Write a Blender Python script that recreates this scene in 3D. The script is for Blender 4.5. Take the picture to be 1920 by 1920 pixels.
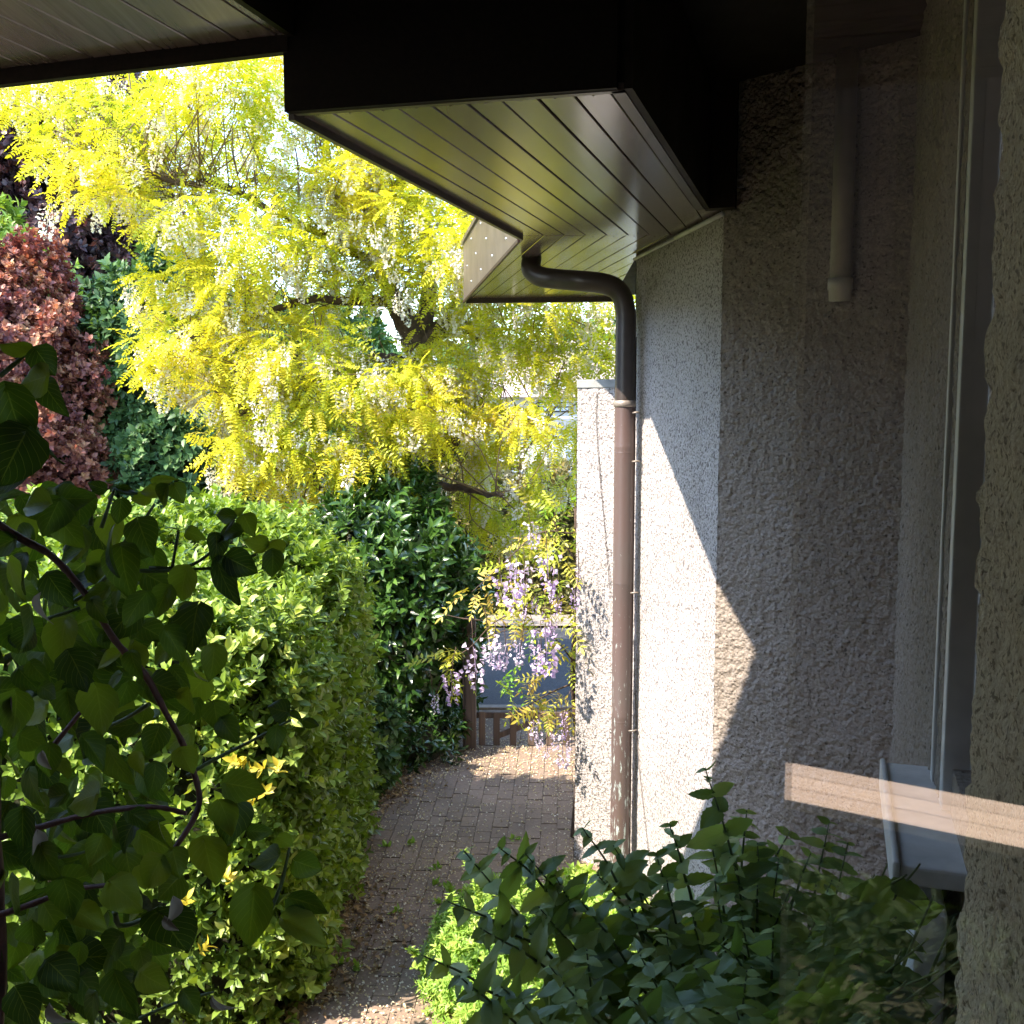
import bpy, math, random
import numpy as np
from mathutils import Matrix, Vector

# ------------------------------------------------------------------ camera, sky, sun, exposure
for o in list(bpy.data.objects): bpy.data.objects.remove(o)
scn = bpy.context.scene
COL = scn.collection
H = 2.8                                   # eye height above the path (metres)
PITCH = math.atan(200 / 1920)             # horizon lies 200 px above the centre
cam_d = bpy.data.cameras.new('camera'); cam = bpy.data.objects.new('camera', cam_d); COL.objects.link(cam)
cam_d.sensor_width = 36; cam_d.lens = 36; cam_d.clip_start = 0.02; cam_d.clip_end = 2000
cam.location = (0, 0, H); cam.rotation_euler = (math.pi / 2 - PITCH, 0, 0)
scn.camera = cam

SUNV = Vector((-0.82, -0.445, 1.0)).normalized()      # towards the sun
SUN_EL = math.asin(SUNV.z); SUN_AZ = math.atan2(SUNV.x, SUNV.y)
world = bpy.data.worlds.new('World'); scn.world = world; world.use_nodes = True
wn = world.node_tree.nodes; wl = world.node_tree.links
sky = wn.new('ShaderNodeTexSky'); sky.sky_type = 'NISHITA'; sky.sun_disc = False
sky.sun_elevation = SUN_EL; sky.sun_rotation = SUN_AZ; sky.air_density = 1.0; sky.dust_density = 0.4; sky.ozone_density = 1.6
wl.new(sky.outputs[0], wn['Background'].inputs[0]); wn['Background'].inputs[1].default_value = 0.15
sd = bpy.data.lights.new('sun', 'SUN'); sd.energy = 2.2; sd.angle = math.radians(0.55); sd.color = (1.0, 0.87, 0.74)
sun = bpy.data.objects.new('sun', sd); COL.objects.link(sun); sun.location = (-6, -4, 12)
sun.rotation_euler = SUNV.to_track_quat('Z', 'Y').to_euler()
scn.view_settings.view_transform = 'Standard'; scn.view_settings.look = 'None'
scn.view_settings.gamma = 1.0; scn.view_settings.exposure = 2.8

rng = np.random.default_rng(7)
random.seed(7)

# ------------------------------------------------------------------ pixel -> direction (photo is 1920 px)
_f = np.array([0, math.cos(PITCH), -math.sin(PITCH)]); _u = np.array([0, math.sin(PITCH), math.cos(PITCH)]); _r = np.array([1., 0, 0])
EYE = np.array([0, 0, H])
def ray(x, y): return _f + _r * (x - 960) / 1920 - _u * (y - 960) / 1920
def atz(x, y, z): d = ray(x, y); return EYE + d * (z - H) / d[2]
def aty(x, y, Y): d = ray(x, y); return EYE + d * (Y / d[1])
def atpl(x, y, P0, d):
    n = np.array([d[1], -d[0], 0]); R = ray(x, y); return EYE + R * (np.dot(P0 - EYE, n) / np.dot(R, n))

# ------------------------------------------------------------------ object helpers
def props(o, label=None, cat=None, group=None, kind=None):
    if label: o['label'] = label
    if cat: o['category'] = cat
    if group: o['group'] = group
    if kind: o['kind'] = kind
    return o
def thing(name, label, cat, loc=(0, 0, 0), group=None):
    o = bpy.data.objects.new(name, None); o.empty_display_size = 0.1; COL.objects.link(o); o.location = loc
    return props(o, label, cat, group)
def world_loc(o):
    v = Vector(o.location)
    while o.parent: o = o.parent; v = v + Vector(o.location)
    return v
def put(name, me, mat=None, parent=None, M=None, kind=None):
    """link a mesh given in world coordinates (or placed by M) under parent"""
    o = bpy.data.objects.new(name, me); COL.objects.link(o)
    if mat is not None and not me.materials:
        for m in (mat if isinstance(mat, (list, tuple)) else [mat]): me.materials.append(m)
    base = Matrix.Identity(4) if M is None else M
    if parent is not None:
        o.parent = parent; base = Matrix.Translation(-world_loc(parent)) @ base
    o.matrix_local = base
    if kind: o['kind'] = kind
    return o
def mesh_np(name, V, F, tint=None, smooth=False, uv=None):
    """V (n,3), F (m,k) all faces with k corners"""
    V = np.asarray(V, dtype=np.float32); F = np.asarray(F, dtype=np.int32); k = F.shape[1]
    me = bpy.data.meshes.new(name)
    me.vertices.add(len(V)); me.vertices.foreach_set('co', V.ravel())
    me.loops.add(F.size); me.loops.foreach_set('vertex_index', F.ravel())
    me.polygons.add(len(F)); me.polygons.foreach_set('loop_start', np.arange(0, F.size, k, dtype=np.int32))
    me.update(calc_edges=True)
    if smooth: me.polygons.foreach_set('use_smooth', np.ones(len(F), dtype=bool))
    if tint is not None:
        a = me.attributes.new('tint', 'FLOAT', 'POINT'); a.data.foreach_set('value', np.asarray(tint, dtype=np.float32))
    if uv is not None:
        a = me.attributes.new('luv', 'FLOAT_VECTOR', 'POINT')
        a.data.foreach_set('vector', np.asarray(uv, dtype=np.float32).ravel())
    me.validate(); return me
def mesh_py(name, V, F, smooth=False):
    me = bpy.data.meshes.new(name); me.from_pydata([tuple(map(float, v)) for v in V], [], F); me.update()
    if smooth: me.polygons.foreach_set('use_smooth', [True] * len(me.polygons))
    return me
class MB:
    def __init__(s): s.V = []; s.F = []
    def add(s, V, F):
        n = len(s.V); s.V += [tuple(v) for v in V]; s.F += [tuple(i + n for i in f) for f in F]; return s
    def prism(s, poly, z0, z1):
        n = len(poly); V = [(p[0], p[1], z0) for p in poly] + [(p[0], p[1], z1) for p in poly]
        ar = sum(poly[i][0] * poly[(i + 1) % n][1] - poly[(i + 1) % n][0] * poly[i][1] for i in range(n))
        F = [tuple(range(n - 1, -1, -1)), tuple(range(n, 2 * n))] + [(i, (i + 1) % n, n + (i + 1) % n, n + i) for i in range(n)]
        if ar < 0: F = [f[::-1] for f in F]
        return s.add(V, F)
    def box(s, P, a, b, c):
        """box from corner P spanned by vectors a, b, c"""
        P, a, b, c = (np.asarray(q, float) for q in (P, a, b, c))
        V = [P, P + a, P + a + b, P + b, P + c, P + a + c, P + a + b + c, P + b + c]
        F = [(3, 2, 1, 0), (4, 5, 6, 7), (0, 1, 5, 4), (1, 2, 6, 5), (2, 3, 7, 6), (3, 0, 4, 7)]
        if np.dot(np.cross(a, b), c) < 0: F = [f[::-1] for f in F]
        return s.add(V, F)
    def tube(s, pts, rad, n=10, cap=True):
        pts = [np.asarray(p, float) for p in pts]; m = len(pts)
        rad = [rad] * m if np.isscalar(rad) else rad
        V = []; F = []; ref = None
        for i, p in enumerate(pts):
            t = pts[min(i + 1, m - 1)] - pts[max(i - 1, 0)]; t = t / (np.linalg.norm(t) + 1e-9)
            if ref is None:
                ref = np.cross(t, [0.31, 0.9, 0.2]); ref /= np.linalg.norm(ref)
            ref = ref - t * np.dot(ref, t); ref /= (np.linalg.norm(ref) + 1e-9); b = np.cross(t, ref)
            for j in range(n):
                a = 2 * math.pi * j / n; V.append(p + rad[i] * (math.cos(a) * ref + math.sin(a) * b))
        for i in range(m - 1):
            for j in range(n):
                k = (j + 1) % n; F.append((i * n + j, i * n + k, (i + 1) * n + k, (i + 1) * n + j))
        if cap: F.append(tuple(range(n - 1, -1, -1))); F.append(tuple(range((m - 1) * n, m * n)))
        return s.add(V, F)
    def mesh(s, name, smooth=False): return mesh_py(name, s.V, s.F, smooth)
def bevel(o, w, seg=2):
    m = o.modifiers.new('bevel', 'BEVEL'); m.width = w; m.segments = seg; m.limit_method = 'ANGLE'; return o
def spline(pts, n=8):
    """Catmull-Rom through points"""
    P = [np.asarray(p, float) for p in pts]; P = [2 * P[0] - P[1]] + P + [2 * P[-1] - P[-2]]; out = []
    for i in range(1, len(P) - 2):
        for k in range(n):
            t = k / n; a, b, c, d = P[i - 1], P[i], P[i + 1], P[i + 2]
            out.append(0.5 * (2 * b + (c - a) * t + (2 * a - 5 * b + 4 * c - d) * t * t + (3 * b - a - 3 * c + d) * t ** 3))
    out.append(P[-2]); return out

# ------------------------------------------------------------------ noise in numpy
def vnoise(X, Y, seed=0):
    r = np.random.default_rng(seed); T = r.random((256, 256))
    xi = np.floor(X).astype(int); yi = np.floor(Y).astype(int); fx = X - xi; fy = Y - yi
    fx = fx * fx * (3 - 2 * fx); fy = fy * fy * (3 - 2 * fy)
    g = lambda a, b: T[a & 255, b & 255]
    return (g(xi, yi) * (1 - fx) + g(xi + 1, yi) * fx) * (1 - fy) + (g(xi, yi + 1) * (1 - fx) + g(xi + 1, yi + 1) * fx) * fy

# ------------------------------------------------------------------ materials
def new_mat(name):
    m = bpy.data.materials.new(name); m.use_nodes = True; nt = m.node_tree
    return m, nt, nt.nodes, nt.links, nt.nodes['Principled BSDF']
def N(nodes, typ, **kw):
    n = nodes.new(typ)
    for k, v in kw.items():
        if k in n.bl_rna.properties and k != 'inputs': setattr(n, k, v)
        else: n.inputs[k].default_value = v
    return n
def ramp(nodes, stops):
    n = nodes.new('ShaderNodeValToRGB'); cr = n.color_ramp
    while len(cr.elements) < len(stops): cr.elements.new(0.5)
    for e, (p, c) in zip(cr.elements, stops): e.position = p; e.color = (*c, 1)
    return n
def plain(name, col, rough=0.6, metal=0.0, var=0.25, scale=30, bump=0.0, coat=0.0):
    m, nt, n, l, b = new_mat(name)
    tc = N(n, 'ShaderNodeNewGeometry'); no = N(n, 'ShaderNodeTexNoise', Scale=scale, Detail=6.0, Roughness=0.6)
    l.new(tc.outputs['Position'], no.inputs['Vector'])
    c = np.array(col); r = ramp(n, [(0.3, tuple(c * (1 - var))), (0.7, tuple(np.minimum(c * (1 + var), 1)))])
    l.new(no.outputs['Fac'], r.inputs[0]); l.new(r.outputs[0], b.inputs['Base Color'])
    b.inputs['Roughness'].default_value = rough; b.inputs['Metallic'].default_value = metal; b.inputs['Coat Weight'].default_value = coat
    if bump:
        bp = N(n, 'ShaderNodeBump', Strength=bump, Distance=0.01); l.new(no.outputs['Fac'], bp.inputs['Height']); l.new(bp.outputs[0], b.inputs['Normal'])
    return m
def leaf_mat(name, stops, transl=0.35, tcol=None, rough=0.45, veins=False, spec=0.4):
    m, nt, n, l, b = new_mat(name)
    at = N(n, 'ShaderNodeAttribute', attribute_name='tint')
    no = N(n, 'ShaderNodeTexNoise', Scale=9.0, Detail=2.0); ge = N(n, 'ShaderNodeNewGeometry'); l.new(ge.outputs['Position'], no.inputs['Vector'])
    mx = N(n, 'ShaderNodeMath', operation='MULTIPLY_ADD'); mx.inputs[1].default_value = 0.3; l.new(no.outputs['Fac'], mx.inputs[0])
    sb = N(n, 'ShaderNodeMath', operation='SUBTRACT'); sb.inputs[1].default_value = 0.15; l.new(at.outputs['Fac'], sb.inputs[0]); l.new(sb.outputs[0], mx.inputs[2])
    r = ramp(n, stops); l.new(mx.outputs[0], r.inputs[0]); colr = r.outputs[0]
    if veins:
        uv = N(n, 'ShaderNodeAttribute', attribute_name='luv'); sx = N(n, 'ShaderNodeSeparateXYZ'); l.new(uv.outputs['Vector'], sx.inputs[0])
        ab = N(n, 'ShaderNodeMath', operation='ABSOLUTE'); l.new(sx.outputs[0], ab.inputs[0])
        # side veins: bands along (v - 0.6|u|)
        a1 = N(n, 'ShaderNodeMath', operation='MULTIPLY_ADD'); a1.inputs[1].default_value = -0.42; l.new(ab.outputs[0], a1.inputs[0]); l.new(sx.outputs[1], a1.inputs[2])
        a2 = N(n, 'ShaderNodeMath', operation='MULTIPLY'); a2.inputs[1].default_value = 6.5; l.new(a1.outputs[0], a2.inputs[0])
        a3 = N(n, 'ShaderNodeMath', operation='PINGPONG'); a3.inputs[1].default_value = 0.5; l.new(a2.outputs[0], a3.inputs[0])
        r1 = ramp(n, [(0.0, (1, 1, 1)), (0.06, (0, 0, 0))]); l.new(a3.outputs[0], r1.inputs[0])
        r2 = ramp(n, [(0.0, (1, 1, 1)), (0.05, (0, 0, 0))]); l.new(ab.outputs[0], r2.inputs[0])
        mxv = N(n, 'ShaderNodeMath', operation='MAXIMUM'); l.new(r1.outputs[0], mxv.inputs[0]); l.new(r2.outputs[0], mxv.inputs[1])
        mc = N(n, 'ShaderNodeMix', data_type='RGBA', blend_type='MIX'); l.new(mxv.outputs[0], mc.inputs['Factor'])
        l.new(colr, mc.inputs['A']); mc.inputs['B'].default_value = (0.22, 0.28, 0.06, 1)
        sc = N(n, 'ShaderNodeMath', operation='MULTIPLY'); sc.inputs[1].default_value = 0.35; l.new(mxv.outputs[0], sc.inputs[0]); l.new(sc.outputs[0], mc.inputs['Factor'])
        colr = mc.outputs['Result']
        bp = N(n, 'ShaderNodeBump', Strength=0.35, Distance=0.002); l.new(mxv.outputs[0], bp.inputs['Height']); l.new(bp.outputs[0], b.inputs['Normal'])
    l.new(colr, b.inputs['Base Color']); b.inputs['Roughness'].default_value = rough; b.inputs['Specular IOR Level'].default_value = spec
    tr = N(n, 'ShaderNodeBsdfTranslucent'); hs = N(n, 'ShaderNodeMix', data_type='RGBA', blend_type='MULTIPLY'); hs.inputs['Factor'].default_value = 1
    l.new(colr, hs.inputs['A']); hs.inputs['B'].default_value = (*(tcol or (1.35, 1.3, 0.5)), 1); l.new(hs.outputs['Result'], tr.inputs[0])
    ms = N(n, 'ShaderNodeMixShader'); ms.inputs[0].default_value = transl
    l.new(b.outputs[0], ms.inputs[1]); l.new(tr.outputs[0], ms.inputs[2]); l.new(ms.outputs[0], n['Material Output'].inputs[0])
    return m
def pebble_mat(name, light, dark, specks, scale=70.0, bump=0.7, dist=0.006):
    m, nt, n, l, b = new_mat(name); ge = N(n, 'ShaderNodeNewGeometry')
    v = N(n, 'ShaderNodeTexVoronoi', Scale=scale, feature='F1'); l.new(ge.outputs['Position'], v.inputs['Vector'])
    no = N(n, 'ShaderNodeTexNoise', Scale=scale * 1.6, Detail=5.0, Roughness=0.7); l.new(ge.outputs['Position'], no.inputs['Vector'])
    big = N(n, 'ShaderNodeTexNoise', Scale=1.3, Detail=5.0, Roughness=0.65); l.new(ge.outputs['Position'], big.inputs['Vector'])
    rb = ramp(n, [(0.25, tuple(np.array(dark))), (0.7, tuple(np.array(light)))]); l.new(no.outputs['Fac'], rb.inputs[0])
    rs = ramp(n, [(0.0, (1, 1, 1)), (specks, (1, 1, 1)), (specks + 0.06, (0, 0, 0))]); 
    n2 = N(n, 'ShaderNodeTexNoise', Scale=scale * 1.1, Detail=2.0, Roughness=0.5); l.new(ge.outputs['Position'], n2.inputs['Vector']); l.new(n2.outputs['Fac'], rs.inputs[0])
    mc = N(n, 'ShaderNodeMix', data_type='RGBA'); l.new(rs.outputs[0], mc.inputs['Factor']); l.new(rb.outputs[0], mc.inputs['A']); mc.inputs['B'].default_value = (*(np.array(dark) * 0.55), 1)
    gr = ramp(n, [(0.3, (0.80, 0.79, 0.76)), (0.65, (1, 1, 1))]); l.new(big.outputs['Fac'], gr.inputs[0])
    mm = N(n, 'ShaderNodeMix', data_type='RGBA', blend_type='MULTIPLY'); mm.inputs['Factor'].default_value = 1; l.new(mc.outputs['Result'], mm.inputs['A']); l.new(gr.outputs[0], mm.inputs['B'])
    l.new(mm.outputs['Result'], b.inputs['Base Color']); b.inputs['Roughness'].default_value = 0.92; b.inputs['Specular IOR Level'].default_value = 0.2
    ad = N(n, 'ShaderNodeMath', operation='SUBTRACT'); l.new(no.outputs['Fac'], ad.inputs[0]); l.new(v.outputs['Distance'], ad.inputs[1])
    bp = N(n, 'ShaderNodeBump', Strength=bump, Distance=dist); l.new(ad.outputs[0], bp.inputs['Height']); l.new(bp.outputs[0], b.inputs['Normal'])
    return m
def wood_mat(name, c0, c1, rough=0.3, axis=(0, 1, 0), coat=0.3, grain=9.0, spec=0.5):
    """boards with grain running along axis"""
    m, nt, n, l, b = new_mat(name); ge = N(n, 'ShaderNodeNewGeometry'); oi = N(n, 'ShaderNodeObjectInfo')
    a = math.atan2(axis[0], axis[1])
    mp = N(n, 'ShaderNodeMapping'); mp.inputs['Rotation'].default_value = (0, 0, a); mp.inputs['Scale'].default_value = (60, 1.6, 60) if abs(axis[2]) < 0.5 else (60, 60, 1.6)
    ad = N(n, 'ShaderNodeVectorMath', operation='ADD'); l.new(ge.outputs['Position'], ad.inputs[0]); l.new(oi.outputs['Random'], ad.inputs[1]); l.new(ad.outputs[0], mp.inputs['Vector'])
    no = N(n, 'ShaderNodeTexNoise', Scale=1.0, Detail=7.0, Roughness=0.65); l.new(mp.outputs[0], no.inputs['Vector'])
    r = ramp(n, [(0.3, c0), (0.72, c1)]); l.new(no.outputs['Fac'], r.inputs[0])
    hv = N(n, 'ShaderNodeHueSaturation'); l.new(r.outputs[0], hv.inputs['Color'])
    mr = N(n, 'ShaderNodeMapRange'); mr.inputs['To Min'].default_value = 0.75; mr.inputs['To Max'].default_value = 1.25; l.new(oi.outputs['Random'], mr.inputs[0]); l.new(mr.outputs[0], hv.inputs['Value'])
    l.new(hv.outputs[0], b.inputs['Base Color'])
    bl = N(n, 'ShaderNodeTexNoise', Scale=3.5, Detail=4.0); l.new(ge.outputs['Position'], bl.inputs['Vector'])
    rr = N(n, 'ShaderNodeMapRange'); rr.inputs['To Min'].default_value = rough * 0.75; rr.inputs['To Max'].default_value = rough * 1.35; l.new(bl.outputs['Fac'], rr.inputs[0]); l.new(rr.outputs[0], b.inputs['Roughness'])
    b.inputs['Coat Weight'].default_value = coat; b.inputs['Coat Roughness'].default_value = 0.16; b.inputs['Specular IOR Level'].default_value = spec
    bp = N(n, 'ShaderNodeBump', Strength=0.12, Distance=0.002); l.new(no.outputs['Fac'], bp.inputs['Height']); l.new(bp.outputs[0], b.inputs['Normal'])
    return m

# ------------------------------------------------------------------ key points of the house
ZS = H + 0.835                                   # underside of the low eaves
Np, Rp, Qp = atz(550, 210, ZS), atz(1170, 165, ZS), atz(1320, 390, ZS)
Cc, Wp, Ip, Op, Ep = atz(1360, 395, ZS), atz(1195, 480, ZS), atz(980, 442, ZS), atz(874, 560, ZS), atz(1150, 557, ZS)
d1 = (Ip - Np) / np.linalg.norm(Ip - Np)         # right hand wall and near boards
d2 = (Wp - Cc) / np.linalg.norm(Wp - Cc)         # sunlit wall
d3 = np.array([d1[1], -d1[0], 0])                # to the right, across d1
n2 = np.array([-d2[1], d2[0], 0])                # outward normal of the sunlit wall
dW = np.array([math.sqrt(.5), -math.sqrt(.5), 0])   # shaded wall runs at 45 degrees towards us
n3 = np.array([-math.sqrt(.5), -math.sqrt(.5), 0])  # its outward normal
nR = -d3                                         # outward normal of the right wall
UP = np.array([0, 0, 1.])
Kp = atpl(1716, 400, Cc, dW)                     # inner corner of shaded and right wall
Mp = atz(1268, 441, ZS)
GROUND_W = -0.05

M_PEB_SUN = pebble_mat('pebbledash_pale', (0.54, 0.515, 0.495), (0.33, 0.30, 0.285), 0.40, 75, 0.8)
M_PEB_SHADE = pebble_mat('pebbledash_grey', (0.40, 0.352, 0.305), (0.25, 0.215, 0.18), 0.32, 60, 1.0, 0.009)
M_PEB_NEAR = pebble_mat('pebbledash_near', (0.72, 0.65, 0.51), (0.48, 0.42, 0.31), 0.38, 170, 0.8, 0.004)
M_BOARD1 = wood_mat('eaves_board_dark', (0.115, 0.084, 0.082), (0.195, 0.148, 0.146), 0.22, tuple(d1), 0.55)
M_BOARD2 = wood_mat('eaves_board_dark_far', (0.115, 0.084, 0.082), (0.195, 0.148, 0.146), 0.22, tuple(d2), 0.55)
M_BLACK = wood_mat('fascia_dark_stain', (0.010, 0.007, 0.005), (0.022, 0.015, 0.011), 0.6, tuple(d3), 0.0, spec=0.2)
M_TRIM = wood_mat('eaves_trim', (0.05, 0.036, 0.028), (0.10, 0.075, 0.06), 0.4, tuple(d1), 0.2)
M_SHEET = plain('fascia_sheet_metal', (0.16, 0.13, 0.12), 0.38, 0.5, 0.25, 6)
M_WHITE = plain('white_painted_metal', (0.62, 0.62, 0.60), 0.45, 0.0, 0.12, 12)
M_SILL = plain('sill_pale_grey', (0.66, 0.65, 0.63), 0.5, 0.0, 0.25, 7)
M_RIVET = plain('rivet_bright', (0.7, 0.7, 0.66), 0.3, 0.8, 0.1, 20)
M_CLIPN = plain('nail_head', (0.10, 0.085, 0.07), 0.5, 0.5, 0.2, 30)
M_DARKFRAME = plain('window_frame_brown', (0.03, 0.014, 0.010), 0.5, 0, 0.2, 20)
M_CONC = plain('coping_grey', (0.27, 0.28, 0.27), 0.85, 0, 0.2, 14, 0.3)

def wall_sheet(name, P0, d, L, z0, z1, nrm, step, amp, cell, parent, mat, seed, ext=0.0):
    ns = int(L / step) + 1; nz = int((z1 - z0) / step) + 1
    S, Z = np.meshgrid(np.linspace(0, L, ns), np.linspace(z0, z1, nz), indexing='ij')
    a = vnoise(S / cell, Z / cell, seed); b = vnoise(S / cell * 2.3 + 9, Z / cell * 2.3 + 4, seed + 1); c = vnoise(S / 0.25, Z / 0.25, seed + 2)
    hgt = amp * (np.clip(a * 1.5 - 0.35, 0, 1) * 0.65 + b * 0.45) + 0.004 * c
    V = P0[None, None, :] * np.array([1, 1, 0]) + S[..., None] * d + Z[..., None] * UP + hgt[..., None] * nrm
    edge = np.zeros((ns, nz), bool)
    if ext:    # let the relief wrap a little round the far vertical edge
        V[-1] += (hgt[-1][:, None] - amp) * d * 0 - nrm * 0.02
    idx = np.arange(ns * nz).reshape(ns, nz)
    F = np.stack([idx[:-1, :-1], idx[1:, :-1], idx[1:, 1:], idx[:-1, 1:]], -1).reshape(-1, 4)
    if np.dot(np.cross(d, UP), nrm) < 0: F = F[:, ::-1]
    return put(name, mesh_np(name, V.reshape(-1, 3), F, smooth=True), mat, parent)

house = thing('house', 'pebbledashed house with dark boarded eaves on the right', 'house', tuple(Cc * [1, 1, 0]))
# ---- solid wall cores, set behind the rough render
core = MB()
ins = 0.012
A = Kp - n3 * ins; B = Cc - n3 * ins - n2 * ins; Cw = Wp - n2 * ins
core.prism([A[:2], B[:2], Cw[:2], (Cw + np.array([0.35, 2.6, 0]))[:2], (4.5, 8.6), (4.5, 4.2)], GROUND_W, 4.9)
put('wall_core', core.mesh('wall_core'), M_PEB_SHADE, house)
lenA = float(np.linalg.norm(Wp - Cc)); lenB = float(np.linalg.norm(Kp - Cc))
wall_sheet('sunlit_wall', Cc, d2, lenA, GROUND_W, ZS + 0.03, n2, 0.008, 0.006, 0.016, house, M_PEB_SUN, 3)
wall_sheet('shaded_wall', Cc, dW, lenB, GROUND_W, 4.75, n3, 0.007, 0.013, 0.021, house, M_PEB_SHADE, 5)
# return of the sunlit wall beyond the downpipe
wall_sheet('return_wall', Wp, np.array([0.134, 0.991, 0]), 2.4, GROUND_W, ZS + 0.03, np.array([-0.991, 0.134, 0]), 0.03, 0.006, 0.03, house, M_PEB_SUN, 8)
# right wall: beyond the window, above, below and the near pier
t_far, t_near = 1.60, 1.92
p_off = 0.125; t_pier = 3.22
def rw(t, z=0.0, off=0.0): q = Kp - d1 * t + nR * off; return np.array([q[0], q[1], z])
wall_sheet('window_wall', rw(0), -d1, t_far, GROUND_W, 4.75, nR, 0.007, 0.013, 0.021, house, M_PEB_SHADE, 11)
wall_sheet('jamb_strip', rw(t_far + 0.045), -d1, 0.10, 1.90, 4.75, nR, 0.006, 0.007, 0.017, house, M_PEB_SHADE, 12)
wb = MB(); wb.box(rw(0, GROUND_W, -ins), -d1 * 5.2, -nR * 0.3, UP * 2.05 * 1.0)
wb.box(rw(0, 2.0, -ins), -d1 * (t_far + 0.15), -nR * 0.3, UP * 2.9)
wb.box(rw(t_pier + 0.02, 2.0, -ins), -d1 * 1.9, -nR * 0.3, UP * 2.9)
put('wall_block', wb.mesh('wall_block'), M_PEB_SHADE, house)
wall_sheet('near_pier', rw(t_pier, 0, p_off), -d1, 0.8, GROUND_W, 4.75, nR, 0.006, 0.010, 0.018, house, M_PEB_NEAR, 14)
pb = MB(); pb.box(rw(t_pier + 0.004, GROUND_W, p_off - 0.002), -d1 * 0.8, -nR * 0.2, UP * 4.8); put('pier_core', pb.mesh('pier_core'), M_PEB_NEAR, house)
# window in the right wall
win = MB(); win.box(rw(t_far + 0.165, 1.90, -0.05), -d1 * 0.055, nR * 0.058, UP * 2.7)
wf = bevel(put('window_frame', win.mesh('window_frame'), M_WHITE, house), 0.004)
rail = MB(); rail.box(rw(t_far + 0.008, 1.90, -0.01), -d1 * 0.030, nR * 0.024, UP * 2.7)
bevel(put('shutter_rail', rail.mesh('shutter_rail'), M_WHITE, house), 0.004)
sash = MB(); sash.box(rw(t_far + 0.222, 1.90, -0.06), -d1 * 1.1, -nR * 0.04, UP * 2.68)
put('window_sash', sash.mesh('window_sash'), M_DARKFRAME, house)
sill = MB()
sill.box(rw(t_far - 0.09, 1.857, -0.03), -d1 * 0.62, nR * 0.14, UP * 0.04)
so = put('window_sill', sill.mesh('window_sill'), M_SILL, house); bevel(so, 0.006)
lip = MB(); lip.box(rw(t_far - 0.095, 1.83, 0.1105), -d1 * 0.63, nR * 0.014, UP * 0.075); bevel(put('sill_lip', lip.mesh('sill_lip'), M_WHITE, house), 0.005)
apr = MB(); apr.box(rw(t_far - 0.085, 1.40, 0.02), -d1 * 0.62, nR * 0.06, UP * 0.41); bevel(put('sill_apron', apr.mesh('sill_apron'), M_WHITE, house), 0.005)
# sloped dark ceiling over the recess
cz0 = atpl(1365, 160, Cc, dW)[2]; cz1 = atpl(1600, 100, Cc, dW)[2]; sl = (cz1 - cz0) / np.linalg.norm((atpl(1600, 100, Cc, dW) - Cc)[:2])
ceil = MB(); v = dW + UP * sl
ceil.box(Cc * [1, 1, 0] + UP * cz0 - v * 0.1 - n3 * 0.1, v * 4.2, n3 * 2.6, UP * 0.08)
ceil.box(Cc * [1, 1, 0] + UP * (cz0 + .085) - d3 * 0.95 - d1 * 1.9, d3 * 2.9, -d1 * 4.2, UP * 0.08)
put('recess_ceiling', ceil.mesh('recess_ceiling'), M_BLACK, house)
# ---- eaves boards
def clip_poly(poly, P, n, keep):
    out = []
    for i in range(len(poly)):
        a, b = poly[i], poly[(i + 1) % len(poly)]; da = (np.dot(a - P, n)) - keep; db = (np.dot(b - P, n)) - keep
        if da <= 0: out.append(a)
        if (da < 0) != (db < 0): out.append(a + (b - a) * (da / (da - db)))
    return out
def boards(poly, P, d, w, gap, z, th, mat, parent, name='eaves_board', off0=0.0):
    poly = [np.array([p[0], p[1], 0]) for p in poly]; P = np.array([P[0], P[1], 0]); n = np.array([d[1], -d[0], 0])
    s = [np.dot(p - P, n) for p in poly]; k0 = min(s); 
    x = k0 + off0
    while x < max(s):
        q = clip_poly(poly, P, n, x + w - gap / 2)
        if len(q) >= 3: q = clip_poly(q, P, -n, -(x + gap / 2))
        if len(q) >= 3:
            o = put(name, MB().prism([c[:2] for c in q], z + rng.uniform(-0.0012, 0.0012), z + th).mesh(name), mat, parent)
            bevel(o, 0.0025, 1)
            cq = sum(q) / len(q); e = max(q, key=lambda p: np.dot(p - cq, d)); f_ = min(q, key=lambda p: np.dot(p - cq, d))
            for en, sg in ((f_, 1), (e, -1)):
                h = np.array([*(en + d * sg * 0.05 + (np.dot(cq - en, n)) * n)[:2], z - 0.0015]); put('nail', MB().tube([h, h + UP * 0.003], 0.0035, 6).mesh('nail'), M_CLIPN, o)
        x += w
eaves = put('low_eaves', MB().prism([Np[:2] + 0.012 * d3[:2] - 0, Rp[:2], Qp[:2], Cc[:2], (Cc + np.array([0.6, 0.4, 0]))[:2], (Ep + np.array([.3, 0, 0]))[:2], Op[:2] + 0.01, Ip[:2] + 0.012 * d3[:2]], ZS + 0.018, ZS + 0.05).mesh('low_eaves'), M_BLACK, house)
boards([Np, Rp, Qp, Cc, Mp, Ip], Np, d1, 0.1005, 0.005, ZS, 0.016, M_BOARD1, eaves)
boards([Ip, Mp, Wp, Ep, Op], Ip, d2, 0.1005, 0.005, ZS, 0.016, M_BOARD2, eaves)
tr = MB(); tr.box(Rp + UP * -0.006 - d3 * 0.035, Qp - Rp, d3 * 0.035, UP * 0.02)
put('edge_trim', tr.mesh('edge_trim'), M_TRIM, eaves)
tr = MB(); tr.box(Np - UP * 0.006, Rp - Np, d1 * 0.022, UP * 0.02); put('edge_trim', tr.mesh('edge_trim'), M_TRIM, eaves)
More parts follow.
